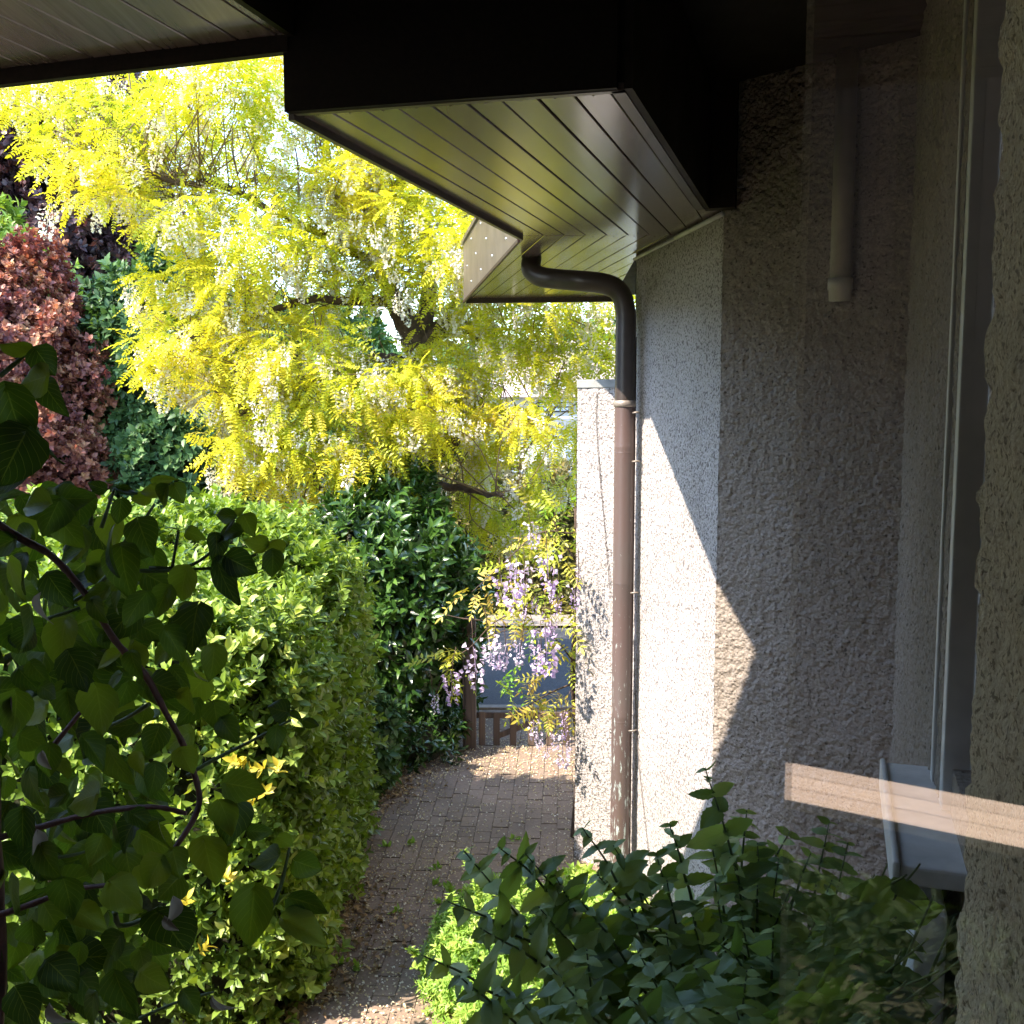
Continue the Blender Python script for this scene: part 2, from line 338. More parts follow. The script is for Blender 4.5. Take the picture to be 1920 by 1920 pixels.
tr = MB(); tr.box(Np - UP * 0.022 - d3 * 0.016, Ip - Np, d3 * 0.018, UP * 0.42); put('fascia_board', tr.mesh('fascia_board'), M_TRIM, eaves)
# far fascia of sheet metal with rivets, side and end
dO = (Op - Ip) / np.linalg.norm(Op - Ip); nO = np.array([-dO[1], dO[0], 0]); LO = float(np.linalg.norm(Op - Ip))
tr = MB(); tr.box(Ip - UP * 0.02, dO * (LO + .01), nO * 0.02, UP * 0.44); fs = put('metal_fascia', tr.mesh('metal_fascia'), M_SHEET, eaves)
for k in range(9):
    for zz in ((0.06, 0.36) if k % 2 else (0.21,)):
        c = Ip + dO * (0.16 + LO * 0.105 * k) + nO * 0.0205 + UP * zz
        put('rivet', MB().tube([c - nO * 0.002, c + nO * 0.004], [0.010, 0.006], 8).mesh('rivet'), M_RIVET, fs)
tr = MB(); tr.box(Ip + nO * 0.014 - UP * 0.034, dO * (LO + .02), nO * 0.012, UP * 0.018); put('drip_edge', tr.mesh('drip_edge'), M_DARKFRAME, fs)
tr = MB(); tr.box(Ip + nO * 0.0 + UP * 0.42, dO * (LO + .03), nO * 0.035, UP * 0.03); put('top_flashing', tr.mesh('top_flashing'), M_SHEET, fs)
dE = (Ep - Op); tr = MB(); tr.box(Op - UP * 0.035 - dE * 0.0, dE * 1.0, np.array([0, 0.03, 0]), UP * 0.47); put('end_fascia', tr.mesh('end_fascia'), M_TRIM, eaves)
# roof mass above the low eaves
rf = MB().prism([Np[:2] + 0.02 * d3[:2], Rp[:2] + 0.0, Qp[:2], Cc[:2], (4.5, 4.8), (4.5, 8.4), Ep[:2] + np.array([.3, .0]), Op[:2] + np.array([.03, -.03]), Ip[:2] + 0.02 * d3[:2]], ZS + 0.05, ZS + 0.40)
put('low_roof', rf.mesh('low_roof'), M_BLACK, house)
# black fascia between low eaves and the high ceiling: across (F1), along the right border (F2)
f1 = MB(); f1.box(Np - UP * 0.004 - d3 * 0.016, (Rp - Np) * 1.0, -d1 * 0.022, UP * 1.2)
put('cross_fascia', f1.mesh('cross_fascia'), M_BLACK, house)
f2 = MB(); f2.box(Rp - UP * 0.002, (Qp - Rp) + d1 * 0.05, d3 * 0.022, UP * 1.2)
f2.box(Qp - UP * 0.003, d3 * 0.13, d1 * 0.06, UP * 1.2); put('side_fascia', f2.mesh('side_fascia'), M_BLACK, house)
# near roof over our head, left: boards, edge trim, slab
zN = aty(541, 92, Np[1])[2] + 0.03
L0 = Np - d1 * 3.4; X3 = -d3
polyN = [Np + X3 * 0.0, Np + X3 * 1.55, Np + X3 * 1.55 - d1 * 3.4, L0]
slab = put('near_roof', MB().prism([q[:2] for q in polyN], zN + 0.018, zN + 0.06).mesh('near_roof'), M_BLACK, house)
boards([q - d1 * 0.03 for q in polyN], Np, d1, 0.125, 0.006, zN, 0.016, M_BOARD1, slab, off0=0.02)
tr = MB(); tr.box(Np - d1 * 0.028 + UP * (zN - Np[2] - 0.045), X3 * 1.57, d1 * 0.028, UP * 0.11); put('edge_board', tr.mesh('edge_board'), M_BLACK, slab)
f3 = MB(); f3.box(Np + UP * (zN - Np[2] - 0.004), -d1 * 3.4, d3 * 0.02, UP * 1.0); put('side_board', f3.mesh('side_board'), M_BLACK, slab)
# wall of the wing we look out of, behind the camera
bwl = MB(); bwl.box(L0 * [1, 1, 0] - d1 * 0.12 - d3 * 1.55 - UP * 0.05, d3 * 3.55, -d1 * 0.3, UP * 5.0)
put('back_wall', bwl.mesh('back_wall'), M_PEB_SHADE, house)
rc = MB().prism([(-.44, 3.41), (-1.35, 3.25), (-2.35, 3.06), (L0 - d3 * 1.5)[:2], (L0 + d3 * .3)[:2]], zN + .17, zN + .24); put('shadow_slab', rc.mesh('shadow_slab'), M_BLACK, house)  # added unseen slab, front edge shaped to cast the lower shadow on the walls
# pale cover strip along the wall head
cs = MB().tube([Cc + n2 * 0.02 - UP * 0.018 - d2 * 0.02, Cc + d2 * 0.62 + n2 * 0.02 - UP * 0.018], 0.011, 8); cs.tube([Cc + d2 * 0.60 + n2 * 0.02 - UP * 0.02, Wp + n2 * 0.02 - UP * 0.02], 0.008, 8)
put('cover_strip', cs.mesh('cover_strip', True), M_SILL, house)

# ---- low garden wall stub at the corner
stub = thing('garden_wall', 'pale pebbledashed garden wall with grey coping behind the downpipe', 'wall', tuple(Wp * [1, 1, 0]))
dS = np.array([.8, -.6, 0]); eS = np.array([.6, .8, 0])
S0 = (Wp - dS * 0.392) * [1, 1, 0]
zst = aty(1110, 728, S0[1])[2]
sk = MB(); sk.box(S0 + UP * GROUND_W + eS * 0.012 + dS * .003, dS * 0.40, eS * 0.24, UP * (zst - GROUND_W)); put('core', sk.mesh('core'), M_PEB_SUN, stub)
wall_sheet('render_face', S0, dS, 0.40, GROUND_W, zst, -eS, 0.008, 0.006, 0.016, stub, M_PEB_SUN, 21)
wall_sheet('render_face', S0 + eS * 0.25, -eS, 0.25, GROUND_W, zst, -dS, 0.008, 0.006, 0.016, stub, M_PEB_SUN, 22)
cp = MB(); cp.box(S0 - eS * 0.012 - dS * 0.004 + UP * zst, dS * 0.385, eS * 0.28, UP * 0.05); bevel(put('coping', cp.mesh('coping'), M_CONC, stub), 0.006)

# ---- downpipe
def pipe_mat():
    m, nt, n, l, b = new_mat('downpipe_paint'); ge = N(n, 'ShaderNodeNewGeometry')
    no = N(n, 'ShaderNodeTexNoise', Scale=2.0, Detail=3.0); l.new(ge.outputs['Position'], no.inputs['Vector'])
    r = ramp(n, [(0.35, (0.098, 0.077, 0.068)), (0.65, (0.105, 0.070, 0.062))]); l.new(no.outputs['Fac'], r.inputs[0])
    mp = N(n, 'ShaderNodeMapping'); mp.inputs['Scale'].default_value = (55, 55, 12); l.new(ge.outputs['Position'], mp.inputs[0])
    s = N(n, 'ShaderNodeTexNoise', Scale=1.0, Detail=5.0, Roughness=0.7); l.new(mp.outputs[0], s.inputs['Vector'])
    sx = N(n, 'ShaderNodeSeparateXYZ'); l.new(ge.outputs['Position'], sx.inputs[0])
    mr = N(n, 'ShaderNodeMapRange'); mr.inputs['From Min'].default_value = 0.0; mr.inputs['From Max'].default_value = 2.2; mr.inputs['To Min'].default_value = 0.10; mr.inputs['To Max'].default_value = -0.06; l.new(sx.outputs[2], mr.inputs[0])
    ad = N(n, 'ShaderNodeMath', operation='ADD'); l.new(s.outputs['Fac'], ad.inputs[0]); l.new(mr.outputs[0], ad.inputs[1])
    rs = ramp(n, [(0.61, (0, 0, 0)), (0.66, (1, 1, 1))]); l.new(ad.outputs[0], rs.inputs[0])
    mc = N(n, 'ShaderNodeMix', data_type='RGBA'); l.new(rs.outputs[0], mc.inputs['Factor']); l.new(r.outputs[0], mc.inputs['A']); mc.inputs['B'].default_value = (0.36, 0.42, 0.40, 1)
    l.new(mc.outputs['Result'], b.inputs['Base Color']); b.inputs['Roughness'].default_value = 0.42
    bp = N(n, 'ShaderNodeBump', Strength=0.25, Distance=0.002); l.new(s.outputs['Fac'], bp.inputs['Height']); l.new(bp.outputs[0], b.inputs['Normal'])
    return m
M_PIPE = pipe_mat(); M_PIPEDARK = plain('downpipe_shade_brown', (0.055, 0.042, 0.036), 0.4, 0.0, 0.2, 9); M_CLIP = plain('pipe_clip_metal', (0.30, 0.26, 0.22), 0.45, 0.4, 0.2, 30)  # bend and upper pipe: shade under the eaves put into the colour
T = atz(997, 484, ZS); pb_ = aty(1172, 700, 5.72); pr = 0.056
pipe = thing('downpipe', 'brown swan-necked downpipe in front of the sunlit pebbledash wall corner', 'downpipe', (pb_[0], pb_[1], 0))
e1 = aty(1085, 518, 5.74)
neck = spline([T + UP * 0.03, T, aty(996, 505, T[1] - .02), aty(1012, 518, T[1] - .05), aty(1042, 523, T[1] * .6 + 5.72 * .4), aty(1085, 526.5, 5.76), aty(1122, 530, 5.73), aty(1150, 538, 5.72), aty(1166, 556, 5.72), np.array([pb_[0], pb_[1], aty(1172, 590, 5.72)[2]]), np.array([pb_[0], pb_[1], aty(1172, 640, 5.72)[2]])], 8)
put('swan_neck', MB().tube(neck, pr, 20, False).mesh('swan_neck', True), M_PIPEDARK, pipe)
zj = [aty(1172, 632, 5.72)[2], aty(1170, 757, 5.72)[2], aty(1170, 848, 5.72)[2], aty(1170, 1093, 5.72)[2], aty(1170, 1350, 5.72)[2], -0.05]
put('upper_pipe', MB().tube([(pb_[0], pb_[1], zj[0]), (pb_[0], pb_[1], zj[1])], pr * 0.985, 20, False).mesh('upper_pipe', True), M_PIPEDARK, pipe)
for k in range(1, 5):
    pp = MB().tube([(pb_[0], pb_[1], zj[k] - (0.0 if k == 1 else -0.03)), (pb_[0], pb_[1], zj[k + 1] + 0.006), (pb_[0], pb_[1], zj[k + 1])], [pr * (1 - .012 * (k % 2))] * 2 + [pr * 1.02], 20, False)
    put('pipe_length', pp.mesh('pipe_length', True), M_PIPE, pipe)
cl = MB().tube([(pb_[0], pb_[1], zj[1] - 0.018), (pb_[0], pb_[1], zj[1] - 0.012), (pb_[0], pb_[1], zj[1] + 0.012), (pb_[0], pb_[1], zj[1] + 0.018)], [pr * 1.02, pr * 1.13, pr * 1.13, pr * 1.02], 20, False)
put('clip', cl.mesh('clip', True), M_CLIP, pipe)
for k in (1, 2, 3, 4):
    c = np.array([pb_[0] + pr * 0.7, pb_[1] - pr * 0.75, zj[k] - 0.05])
    put('clip_screw', MB().tube([c, c + [0.03, -0.012, 0.004], c + [0.045, 0.02, 0.0]], 0.005, 6).mesh('clip_screw', True), M_CLIP, pipe)
put('wall_strap', MB().box((pb_[0] + pr * 0.9, pb_[1] + 0.0, 0.0), (0.012, 0, 0), (0, 0.02, 0), (0, 0, zj[0])).mesh('wall_strap'), M_DARKFRAME, pipe)
# thin wires on the walls
M_WIRE = plain('wire_grey', (0.10, 0.085, 0.075), 0.5, 0, 0.1, 20)
w0 = atpl(1121, 738, S0, dS) - eS * .012; w1 = atpl(1146, 1100, S0, dS) - eS * .014
props(put('hanging_wire', MB().tube(spline([w0, atpl(1123, 840, S0, dS) - eS * .014, w1], 6), 0.0022, 5).mesh('hanging_wire'), M_WIRE), 'thin loose wire hanging from a hook on the garden wall', 'wire')
w = [atpl(1192, 1200, Cc, d2) + n2 * 0.012, atpl(1200, 1400, Cc, d2) + n2 * 0.014, atpl(1218, 1580, Cc, d2) + n2 * 0.012, atpl(1232, 1690, Cc, d2) + n2 * 0.012]
props(put('wall_cable', MB().tube(spline(w, 6), 0.0022, 5).mesh('wall_cable'), M_WIRE), 'thin cable running down the sunlit wall beside the downpipe', 'cable')

# ---- short white plastic pipe hanging on the shaded wall
M_PVC = plain('grey_plastic_pipe', (0.30, 0.27, 0.22), 0.5, 0, 0.12, 10); M_PVCW = plain('pale_plastic_collar', (0.5, 0.47, 0.40), 0.45, 0, 0.1, 10)
q0 = atpl(1592, 105, Cc, dW) + n3 * 0.06; q1 = atpl(1588, 566, Cc, dW) + n3 * 0.06; q0[:2] = q1[:2]
vp = thing('vent_pipe', 'pale grey plastic pipe with a collar hanging on the shaded wall', 'pipe', tuple(q1))
put('tube', MB().tube([q0, q1 + UP * 0.01], 0.040, 16).mesh('tube', True), M_PVC, vp)
put('collar', MB().tube([q1, q1 + UP * 0.042, q1 + UP * 0.043, q1 + UP * 0.085], [0.041, 0.043, 0.047, 0.047], 16).mesh('collar', True), M_PVCW, vp)

# ================================================================== foliage kit
def leaf_tpl(w=0.5, rows=3, fold=0.2, curl=0.15, prof=0.8, serr=0.0, wav=0.0):
    """leaf along +y (0..1), width w, up +z -> V, F(tri), uv"""
    vs = np.linspace(0, 1, rows + 2)[1:-1]
    V = [(0, 0, 0)]; U = [(0, 0, 0)]
    for i, v in enumerate(vs):
        hw = 0.5 * w * math.sin(math.pi * v ** prof) ** 0.8
        if serr: hw *= 1 + serr * (1 if i % 2 else -1)
        z = -curl * v * v; fz = fold * hw + wav * math.sin(v * 9)
        V += [(-hw, v - 0.02 * serr * 5, z + fz), (0, v, z), (hw, v - 0.02 * serr * 5, z + fz - 2 * wav * math.sin(v * 9))]; U += [(-1, v, 0), (0, v, 0), (1, v, 0)]
    V.append((0, 1, -curl)); U.append((0, 1, 0)); t = len(V) - 1
    F = [(0, 2, 1), (0, 3, 2)]
    for i in range(rows - 1):
        a = 1 + 3 * i; b = a + 3
        F += [(a, a + 1, b + 1), (a, b + 1, b), (a + 1, a + 2, b + 2), (a + 1, b + 2, b + 1)]
    a = 1 + 3 * (rows - 1); F += [(a, a + 1, t), (a + 1, a + 2, t)]
    return np.array(V, float), np.array(F), np.array(U, float)
def unit(a): return a / (np.linalg.norm(a, axis=-1, keepdims=True) + 1e-9)
def frames(axis, nrm):
    y = unit(axis); x = unit(np.cross(y, nrm)); z = np.cross(x, y); return np.stack([x, y, z], -1)      # columns
def scatter(tpls, pos, axis, nrm, size, tint, pick=None, tj=0.0):
    """copies of template leaves -> V, F, tint, uv"""
    pos = np.asarray(pos, float); n = len(pos); R = frames(np.asarray(axis, float), np.asarray(nrm, float)); size = np.asarray(size, float) * np.ones(n)
    pick = rng.integers(0, len(tpls), n) if pick is None else pick
    Vs, Fs, Ts, Us = [], [], [], []; base = 0
    for k, tp in enumerate(tpls):
        V, F, U = tp[:3]; ii = np.where(pick == k)[0]
        if not len(ii): continue
        W = np.einsum('nij,vj->nvi', R[ii], V) * size[ii][:, None, None] + pos[ii][:, None, :]
        Vs.append(W.reshape(-1, 3)); Fs.append((F[None] + (np.arange(len(ii)) * len(V))[:, None, None]).reshape(-1, 3) + base)
        lt = tp[3] if len(tp) > 3 else np.zeros(len(V))
        Ts.append((np.asarray(tint)[ii][:, None] + lt[None]).ravel()); Us.append(np.tile(U, (len(ii), 1))); base += len(ii) * len(V)
    return np.concatenate(Vs), np.concatenate(Fs), np.clip(np.concatenate(Ts), 0, 1), np.concatenate(Us)
def scat_obj(name, tpls, pos, axis, nrm, size, tint, mat, parent, kind='stuff', smooth=False):
    V, F, T_, U = scatter(tpls, pos, axis, nrm, size, tint); return put(name, mesh_np(name, V, F, T_, smooth, U), mat, parent, kind=kind)
def singles(name, tpls, pos, axis, nrm, size, mat, parent, ntint=5, smooth=False):
    """each leaf an object; few shared meshes"""
    meshes = []
    for tp in tpls:
        for k in range(ntint):
            lt = tp[3] if len(tp) > 3 else np.zeros(len(tp[0]))
            me = mesh_np(name, tp[0], tp[1], np.clip((k + 0.5) / ntint + lt, 0, 1), smooth, tp[2]); me.materials.append(mat); meshes.append(me)
    R = frames(np.asarray(axis, float), np.asarray(nrm, float)); size = np.asarray(size, float) * np.ones(len(pos))
    for i in range(len(pos)):
        M = np.eye(4); M[:3, :3] = R[i] * size[i]; M[:3, 3] = pos[i]
        put(name, meshes[int(rng.integers(len(meshes)))], None, parent, Matrix(M.tolist()))
def split_near(n_single, pos):
    d = np.linalg.norm(np.asarray(pos) - EYE, axis=1); o = np.argsort(d); return o[:n_single], o[n_single:]
def in_poly(x, y, poly):
    c = np.zeros(len(x), bool); n = len(poly); j = n - 1
    for i in range(n):
        xi, yi = poly[i]; xj, yj = poly[j]
        c ^= ((yi > y) != (yj > y)) & (x < (xj - xi) * (y - yi) / (yj - yi + 1e-9) + xi); j = i
    return c
def poly_pts(poly, n, mind=0.0):
    P = np.array(poly, float); out = np.zeros((0, 2)); tries = 0
    while len(out) < n and tries < 400:
        q = P.min(0) + rng.random((n * 2, 2)) * (P.max(0) - P.min(0)); q = q[in_poly(q[:, 0], q[:, 1], poly)]
        if mind:
            for a in q:
                if len(out) >= n: break
                if len(out) == 0 or np.min(np.sum((out - a) ** 2, 1)) > mind * mind: out = np.vstack([out, a])
            mind *= 0.97
        else: out = np.vstack([out, q])
        tries += 1
    return out[:n]
def rnd(n, s=1.0): return rng.normal(0, s, (n, 3))
def P3(px, Y): return np.array([aty(a, b, c) for (a, b), c in zip(px, np.broadcast_to(Y, len(px)))])

LEAF_LO = [leaf_tpl(0.46, 2, 0.3, 0.12), leaf_tpl(0.5, 2, 0.2, 0.25)]
LEAF_MID = [leaf_tpl(0.46, 3, 0.35, 0.15), leaf_tpl(0.52, 3, 0.2, 0.3), leaf_tpl(0.42, 3, 0.45, 0.05)]
def sprig_tpl(n, spread, lw, seed, leaf=None):
    """short shoot along +y with n leaves"""
    r = np.random.default_rng(seed); pos, ax, nr = [], [], []
    for i in range(n):
        t = 0.15 + 0.75 * i / max(n - 1, 1); a = i * 2.4 + r.uniform(-.4, .4)
        out = np.array([math.cos(a), 0, math.sin(a)]); d = out * spread * (1.15 - 0.6 * t) + np.array([0, 0.55 + 0.3 * t, 0])
        pos.append((0, t * 0.6, 0)); ax.append(d); nr.append(np.array([0, 1, 0]) - 0.4 * out + r.normal(0, .25, 3))
    tp = leaf or [leaf_tpl(lw, 2, 0.3, 0.2)]
    V, F, T_, U = scatter(tp, pos, ax, nr, 0.55 * (0.8 + 0.4 * r.random(n)), np.zeros(n), np.zeros(n, int))
    return V, F, U, np.repeat(r.uniform(-.22, .22, n), len(tp[0][0]))
def frond_tpl(pairs, lw, ll, droop, seed, taper=0.25):
    r = np.random.default_rng(seed); lf = leaf_tpl(lw, 2, 0.15, 0.1, 0.9)
    pos, ax, nr, sz = [], [], [], []
    for i in range(pairs):
        t = 0.18 + 0.78 * i / (pairs - 1); p = np.array([0, t, -droop * t * t])
        for s in (-1, 1):
            pos.append(p); ax.append((s * 1.0, 0.35 + r.normal(0, .1), -0.25 + r.normal(0, .15))); nr.append((0.1 * s + r.normal(0, .2), r.normal(0, .2), 1)); sz.append(ll * (1 - taper * abs(t - 0.5) * 2))
    pos.append((0, 0.98, -droop)); ax.append((0, 1, -droop)); nr.append((0, droop, 1)); sz.append(ll)
    n = len(pos); V, F, T_, U = scatter([lf], pos, ax, nr, sz, np.zeros(n), np.zeros(n, int)); tt = np.repeat(r.uniform(-.12, .12, n), len(lf[0]))
    q = 5; S = np.linspace(0, 1, q); Vr = []; Fr = []
    for s in S: Vr += [(-.006, s, -droop * s * s), (.006, s, -droop * s * s)]
    for i in range(q - 1): a = 2 * i; Fr += [(a, a + 1, a + 3), (a, a + 3, a + 2)]
    V = np.vstack([V, Vr]); F = np.vstack([F, np.array(Fr) + len(V) - len(Vr)]); U = np.vstack([U, np.zeros((len(Vr), 3))]); tt = np.concatenate([tt, np.zeros(len(Vr))])
    return V, F, U, tt
def raceme_tpl(n, width, seed, gap=0.0):
    """hanging flower cluster along -z... built along +y (0..1), broad at the top"""
    r = np.random.default_rng(seed); pet = leaf_tpl(0.9, 1, 0.5, 0.1, 1.0)
    t = np.sort(r.random(n)) ** 0.9; a = r.random(n) * 2 * math.pi; rad = width * (1 - 0.75 * t) * np.sqrt(r.random(n) * .7 + .3)
    pos = np.stack([np.cos(a) * rad, t, np.sin(a) * rad], 1); ax = np.stack([np.cos(a), r.normal(.2, .5, n), np.sin(a)], 1); nr = r.normal(0, 1, (n, 3)); nr[:, 1] -= .8
    V, F, T_, U = scatter([pet], pos, ax, nr, 0.13 * (0.7 + 0.6 * r.random(n)), np.zeros(n), np.zeros(n, int)); tt = np.repeat(r.uniform(-.3, .3, n), len(pet[0])); k = len(V)
    st = [(x, y_, z) for y_ in (-.03, .75) for x, z in ((-.006, -.004), (.006, -.004), (0, .007))]
    V = np.vstack([V, st]); F = np.vstack([F, [(k + a, k + b, k + c) for a, b, c in ((0, 1, 4), (0, 4, 3), (1, 2, 5), (1, 5, 4), (2, 0, 3), (2, 3, 5))]]); U = np.vstack([U, np.zeros((6, 3))]); tt = np.concatenate([tt, np.full(6, -.3)])
    return V, F, U, tt

# ------------------------------------------------------------------ foliage materials
M_LOCUST = leaf_mat('locust_leaf', [(0.0, (0.30, 0.41, 0.03)), (0.35, (0.55, 0.57, 0.04)), (0.75, (0.73, 0.68, 0.055)), (1.0, (0.74, 0.61, 0.10))], 0.45, (1.25, 1.2, 0.5))
M_LOCFLOWER = leaf_mat('locust_flower', [(0.0, (0.76, 0.70, 0.55)), (0.5, (0.85, 0.82, 0.74)), (1.0, (0.88, 0.87, 0.83))], 0.3, (1, 0.97, 0.85))
M_HEDGE = leaf_mat('hedge_leaf', [(0.0, (0.09, 0.15, 0.025)), (0.45, (0.20, 0.31, 0.045)), (0.8, (0.34, 0.46, 0.09)), (1.0, (0.48, 0.54, 0.14))], 0.3, (1.3, 1.3, 0.4), 0.4, spec=0.4)
M_HEDGEY = leaf_mat('hedge_leaf_yellow', [(0.0, (0.45, 0.38, 0.03)), (1.0, (0.62, 0.52, 0.06))], 0.3)
M_LAUREL = leaf_mat('laurel_leaf', [(0.0, (0.020, 0.055, 0.010)), (0.5, (0.045, 0.11, 0.018)), (1.0, (0.10, 0.20, 0.03))], 0.2, (1.3, 1.3, 0.4), 0.3, spec=0.6)
M_GREENBUSH = leaf_mat('shrub_leaf', [(0.0, (0.035, 0.08, 0.025)), (0.5, (0.07, 0.15, 0.05)), (1.0, (0.14, 0.24, 0.08))], 0.25)
M_COPPER = leaf_mat('copper_beech_leaf', [(0.0, (0.022, 0.014, 0.018)), (0.5, (0.05, 0.030, 0.036)), (1.0, (0.11, 0.06, 0.06))], 0.2, (1.3, 0.7, 0.6), 0.35)
M_SMOKE = leaf_mat('smoke_bush_leaf', [(0.0, (0.12, 0.04, 0.045)), (0.4, (0.28, 0.11, 0.085)), (0.75, (0.46, 0.23, 0.13)), (1.0, (0.50, 0.33, 0.17))], 0.25, (1.3, 0.8, 0.6))
M_FARHEDGE = leaf_mat('far_hedge_leaf', [(0.0, (0.07, 0.07, 0.02)), (0.5, (0.13, 0.14, 0.04)), (1.0, (0.24, 0.19, 0.06))], 0.2)
M_WISL = leaf_mat('wisteria_leaf', [(0.0, (0.14, 0.33, 0.03)), (0.35, (0.34, 0.44, 0.04)), (0.75, (0.50, 0.47, 0.07)), (1.0, (0.50, 0.36, 0.10))], 0.35)
M_WISF = leaf_mat('wisteria_flower', [(0.0, (0.56, 0.44, 0.68)), (0.5, (0.74, 0.63, 0.79)), (1.0, (0.85, 0.79, 0.86))], 0.3, (1, 0.9, 1.1))
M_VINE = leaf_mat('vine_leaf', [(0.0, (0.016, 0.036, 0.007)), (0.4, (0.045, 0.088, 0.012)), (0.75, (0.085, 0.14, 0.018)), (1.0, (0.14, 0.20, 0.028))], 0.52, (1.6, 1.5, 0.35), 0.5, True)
M_SHRUB = leaf_mat('deutzia_leaf', [(0.0, (0.10, 0.165, 0.06)), (0.5, (0.19, 0.275, 0.105)), (1.0, (0.31, 0.40, 0.15))], 0.38, (1.3, 1.4, 0.4), 0.42, True, 0.4)
M_DARKLEAF = leaf_mat('mound_leaf_dark', [(0.0, (0.012, 0.022, 0.008)), (1.0, (0.03, 0.05, 0.015))], 0.1, (1.2, 1.2, .5), 0.8, spec=.1)  # near-black leaf of the added mound, keeps the mirrored ground dark
M_HERB = leaf_mat('herb_leaf', [(0.0, (0.14, 0.28, 0.04)), (0.5, (0.26, 0.44, 0.07)), (1.0, (0.42, 0.55, 0.12))], 0.35)
M_DEAD = leaf_mat('withered_leaf', [(0.0, (0.16, 0.13, 0.10)), (1.0, (0.34, 0.29, 0.24))], 0.1, (1, 1, 1), 0.8)
M_LITTER = leaf_mat('leaf_litter', [(0.0, (0.16, 0.10, 0.05)), (0.5, (0.36, 0.24, 0.12)), (1.0, (0.50, 0.38, 0.20))], 0.1, (1, 1, 1), 0.9)
M_PETAL = leaf_mat('fallen_petal', [(0.0, (0.45, 0.36, 0.16)), (0.5, (0.62, 0.54, 0.32)), (1.0, (0.75, 0.70, 0.58))], 0.1, (1, 1, 1), 0.9)
M_BARK = plain('bark_dark', (0.085, 0.055, 0.038), 0.9, 0, 0.5, 18, 0.9); M_TWIG = plain('twig_brown', (0.16, 0.11, 0.06), 0.8, 0, 0.3, 30)
M_REDSTEM = plain('red_brown_stem', (0.07, 0.022, 0.016), 0.6, 0, 0.4, 60, 0.4); M_GREENSTEM = plain('green_stem', (0.07, 0.10, 0.03), 0.6, 0, 0.25, 40)
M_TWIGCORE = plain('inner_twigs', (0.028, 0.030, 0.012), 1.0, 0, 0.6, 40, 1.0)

# ================================================================== ground, path, lane
def soil_mat(name, c0, c1, scale, bump=0.6):
    m, nt, n, l, b = new_mat(name); ge = N(n, 'ShaderNodeNewGeometry')
    a = N(n, 'ShaderNodeTexNoise', Scale=scale, Detail=8.0, Roughness=0.7); l.new(ge.outputs['Position'], a.inputs['Vector'])
    r = ramp(n, [(0.3, c0), (0.7, c1)]); l.new(a.outputs['Fac'], r.inputs[0]); l.new(r.outputs[0], b.inputs['Base Color']); b.inputs['Roughness'].default_value = 0.95
    bp = N(n, 'ShaderNodeBump', Strength=bump, Distance=0.02); l.new(a.outputs['Fac'], bp.inputs['Height']); l.new(bp.outputs[0], b.inputs['Normal']); return m
M_SOIL = soil_mat('garden_soil', (0.05, 0.035, 0.022), (0.13, 0.095, 0.06), 9)
M_GRASS = soil_mat('verge_grass', (0.05, 0.085, 0.02), (0.12, 0.17, 0.04), 5)
M_ASPHALT = soil_mat('asphalt', (0.05, 0.05, 0.052), (0.10, 0.10, 0.105), 60, 0.4)
M_JOINT = soil_mat('joint_sand', (0.10, 0.078, 0.058), (0.20, 0.155, 0.115), 40)
M_SLAB = soil_mat('pale_concrete', (0.22, 0.19, 0.16), (0.34, 0.29, 0.25), 20, 0.3)
def paver_mat():
    m, nt, n, l, b = new_mat('paver_concrete'); ge = N(n, 'ShaderNodeNewGeometry'); oi = N(n, 'ShaderNodeObjectInfo')
    a = N(n, 'ShaderNodeTexNoise', Scale=45.0, Detail=8.0, Roughness=0.75); l.new(ge.outputs['Position'], a.inputs['Vector'])
    g = N(n, 'ShaderNodeTexNoise', Scale=2.2, Detail=4.0); l.new(ge.outputs['Position'], g.inputs['Vector'])
    r = ramp(n, [(0.28, (0.165, 0.128, 0.10)), (0.72, (0.30, 0.24, 0.19))]); l.new(a.outputs['Fac'], r.inputs[0])
    r2 = ramp(n, [(0.35, (0.78, 0.74, 0.68)), (0.65, (1.1, 1.02, 0.95))]); l.new(g.outputs['Fac'], r2.inputs[0])
    mm = N(n, 'ShaderNodeMix', data_type='RGBA', blend_type='MULTIPLY'); mm.inputs['Factor'].default_value = 1; l.new(r.outputs[0], mm.inputs['A']); l.new(r2.outputs[0], mm.inputs['B'])
    hv = N(n, 'ShaderNodeHueSaturation'); mr = N(n, 'ShaderNodeMapRange'); mr.inputs['To Min'].default_value = 0.92; mr.inputs['To Max'].default_value = 1.08; l.new(oi.outputs['Random'], mr.inputs[0]); l.new(mr.outputs[0], hv.inputs['Value']); l.new(mm.outputs['Result'], hv.inputs['Color'])
    l.new(hv.outputs[0], b.inputs['Base Color']); b.inputs['Roughness'].default_value = 0.9
    bp = N(n, 'ShaderNodeBump', Strength=0.5, Distance=0.006); l.new(a.outputs['Fac'], bp.inputs['Height']); l.new(bp.outputs[0], b.inputs['Normal']); return m
M_PAVER = paver_mat()
gr = put('ground', mesh_py('ground', [(-600, -600, -0.09), (600, -600, -0.09), (600, 900, -0.09), (-600, 900, -0.09)], [(0, 1, 2, 3)]), M_SOIL, kind='structure')
px0, px1, py0, py1 = -1.55, 0.98, 3.4, 9.25
path = put('path', mesh_py('path', [(px0, py0, -0.007), (px1, py0, -0.007), (px1, py1, -0.007), (px0, py1, -0.007)], [(0, 1, 2, 3)]), M_JOINT, kind='structure')
bw, bl = 0.108, 0.165; pav = []
pme = []
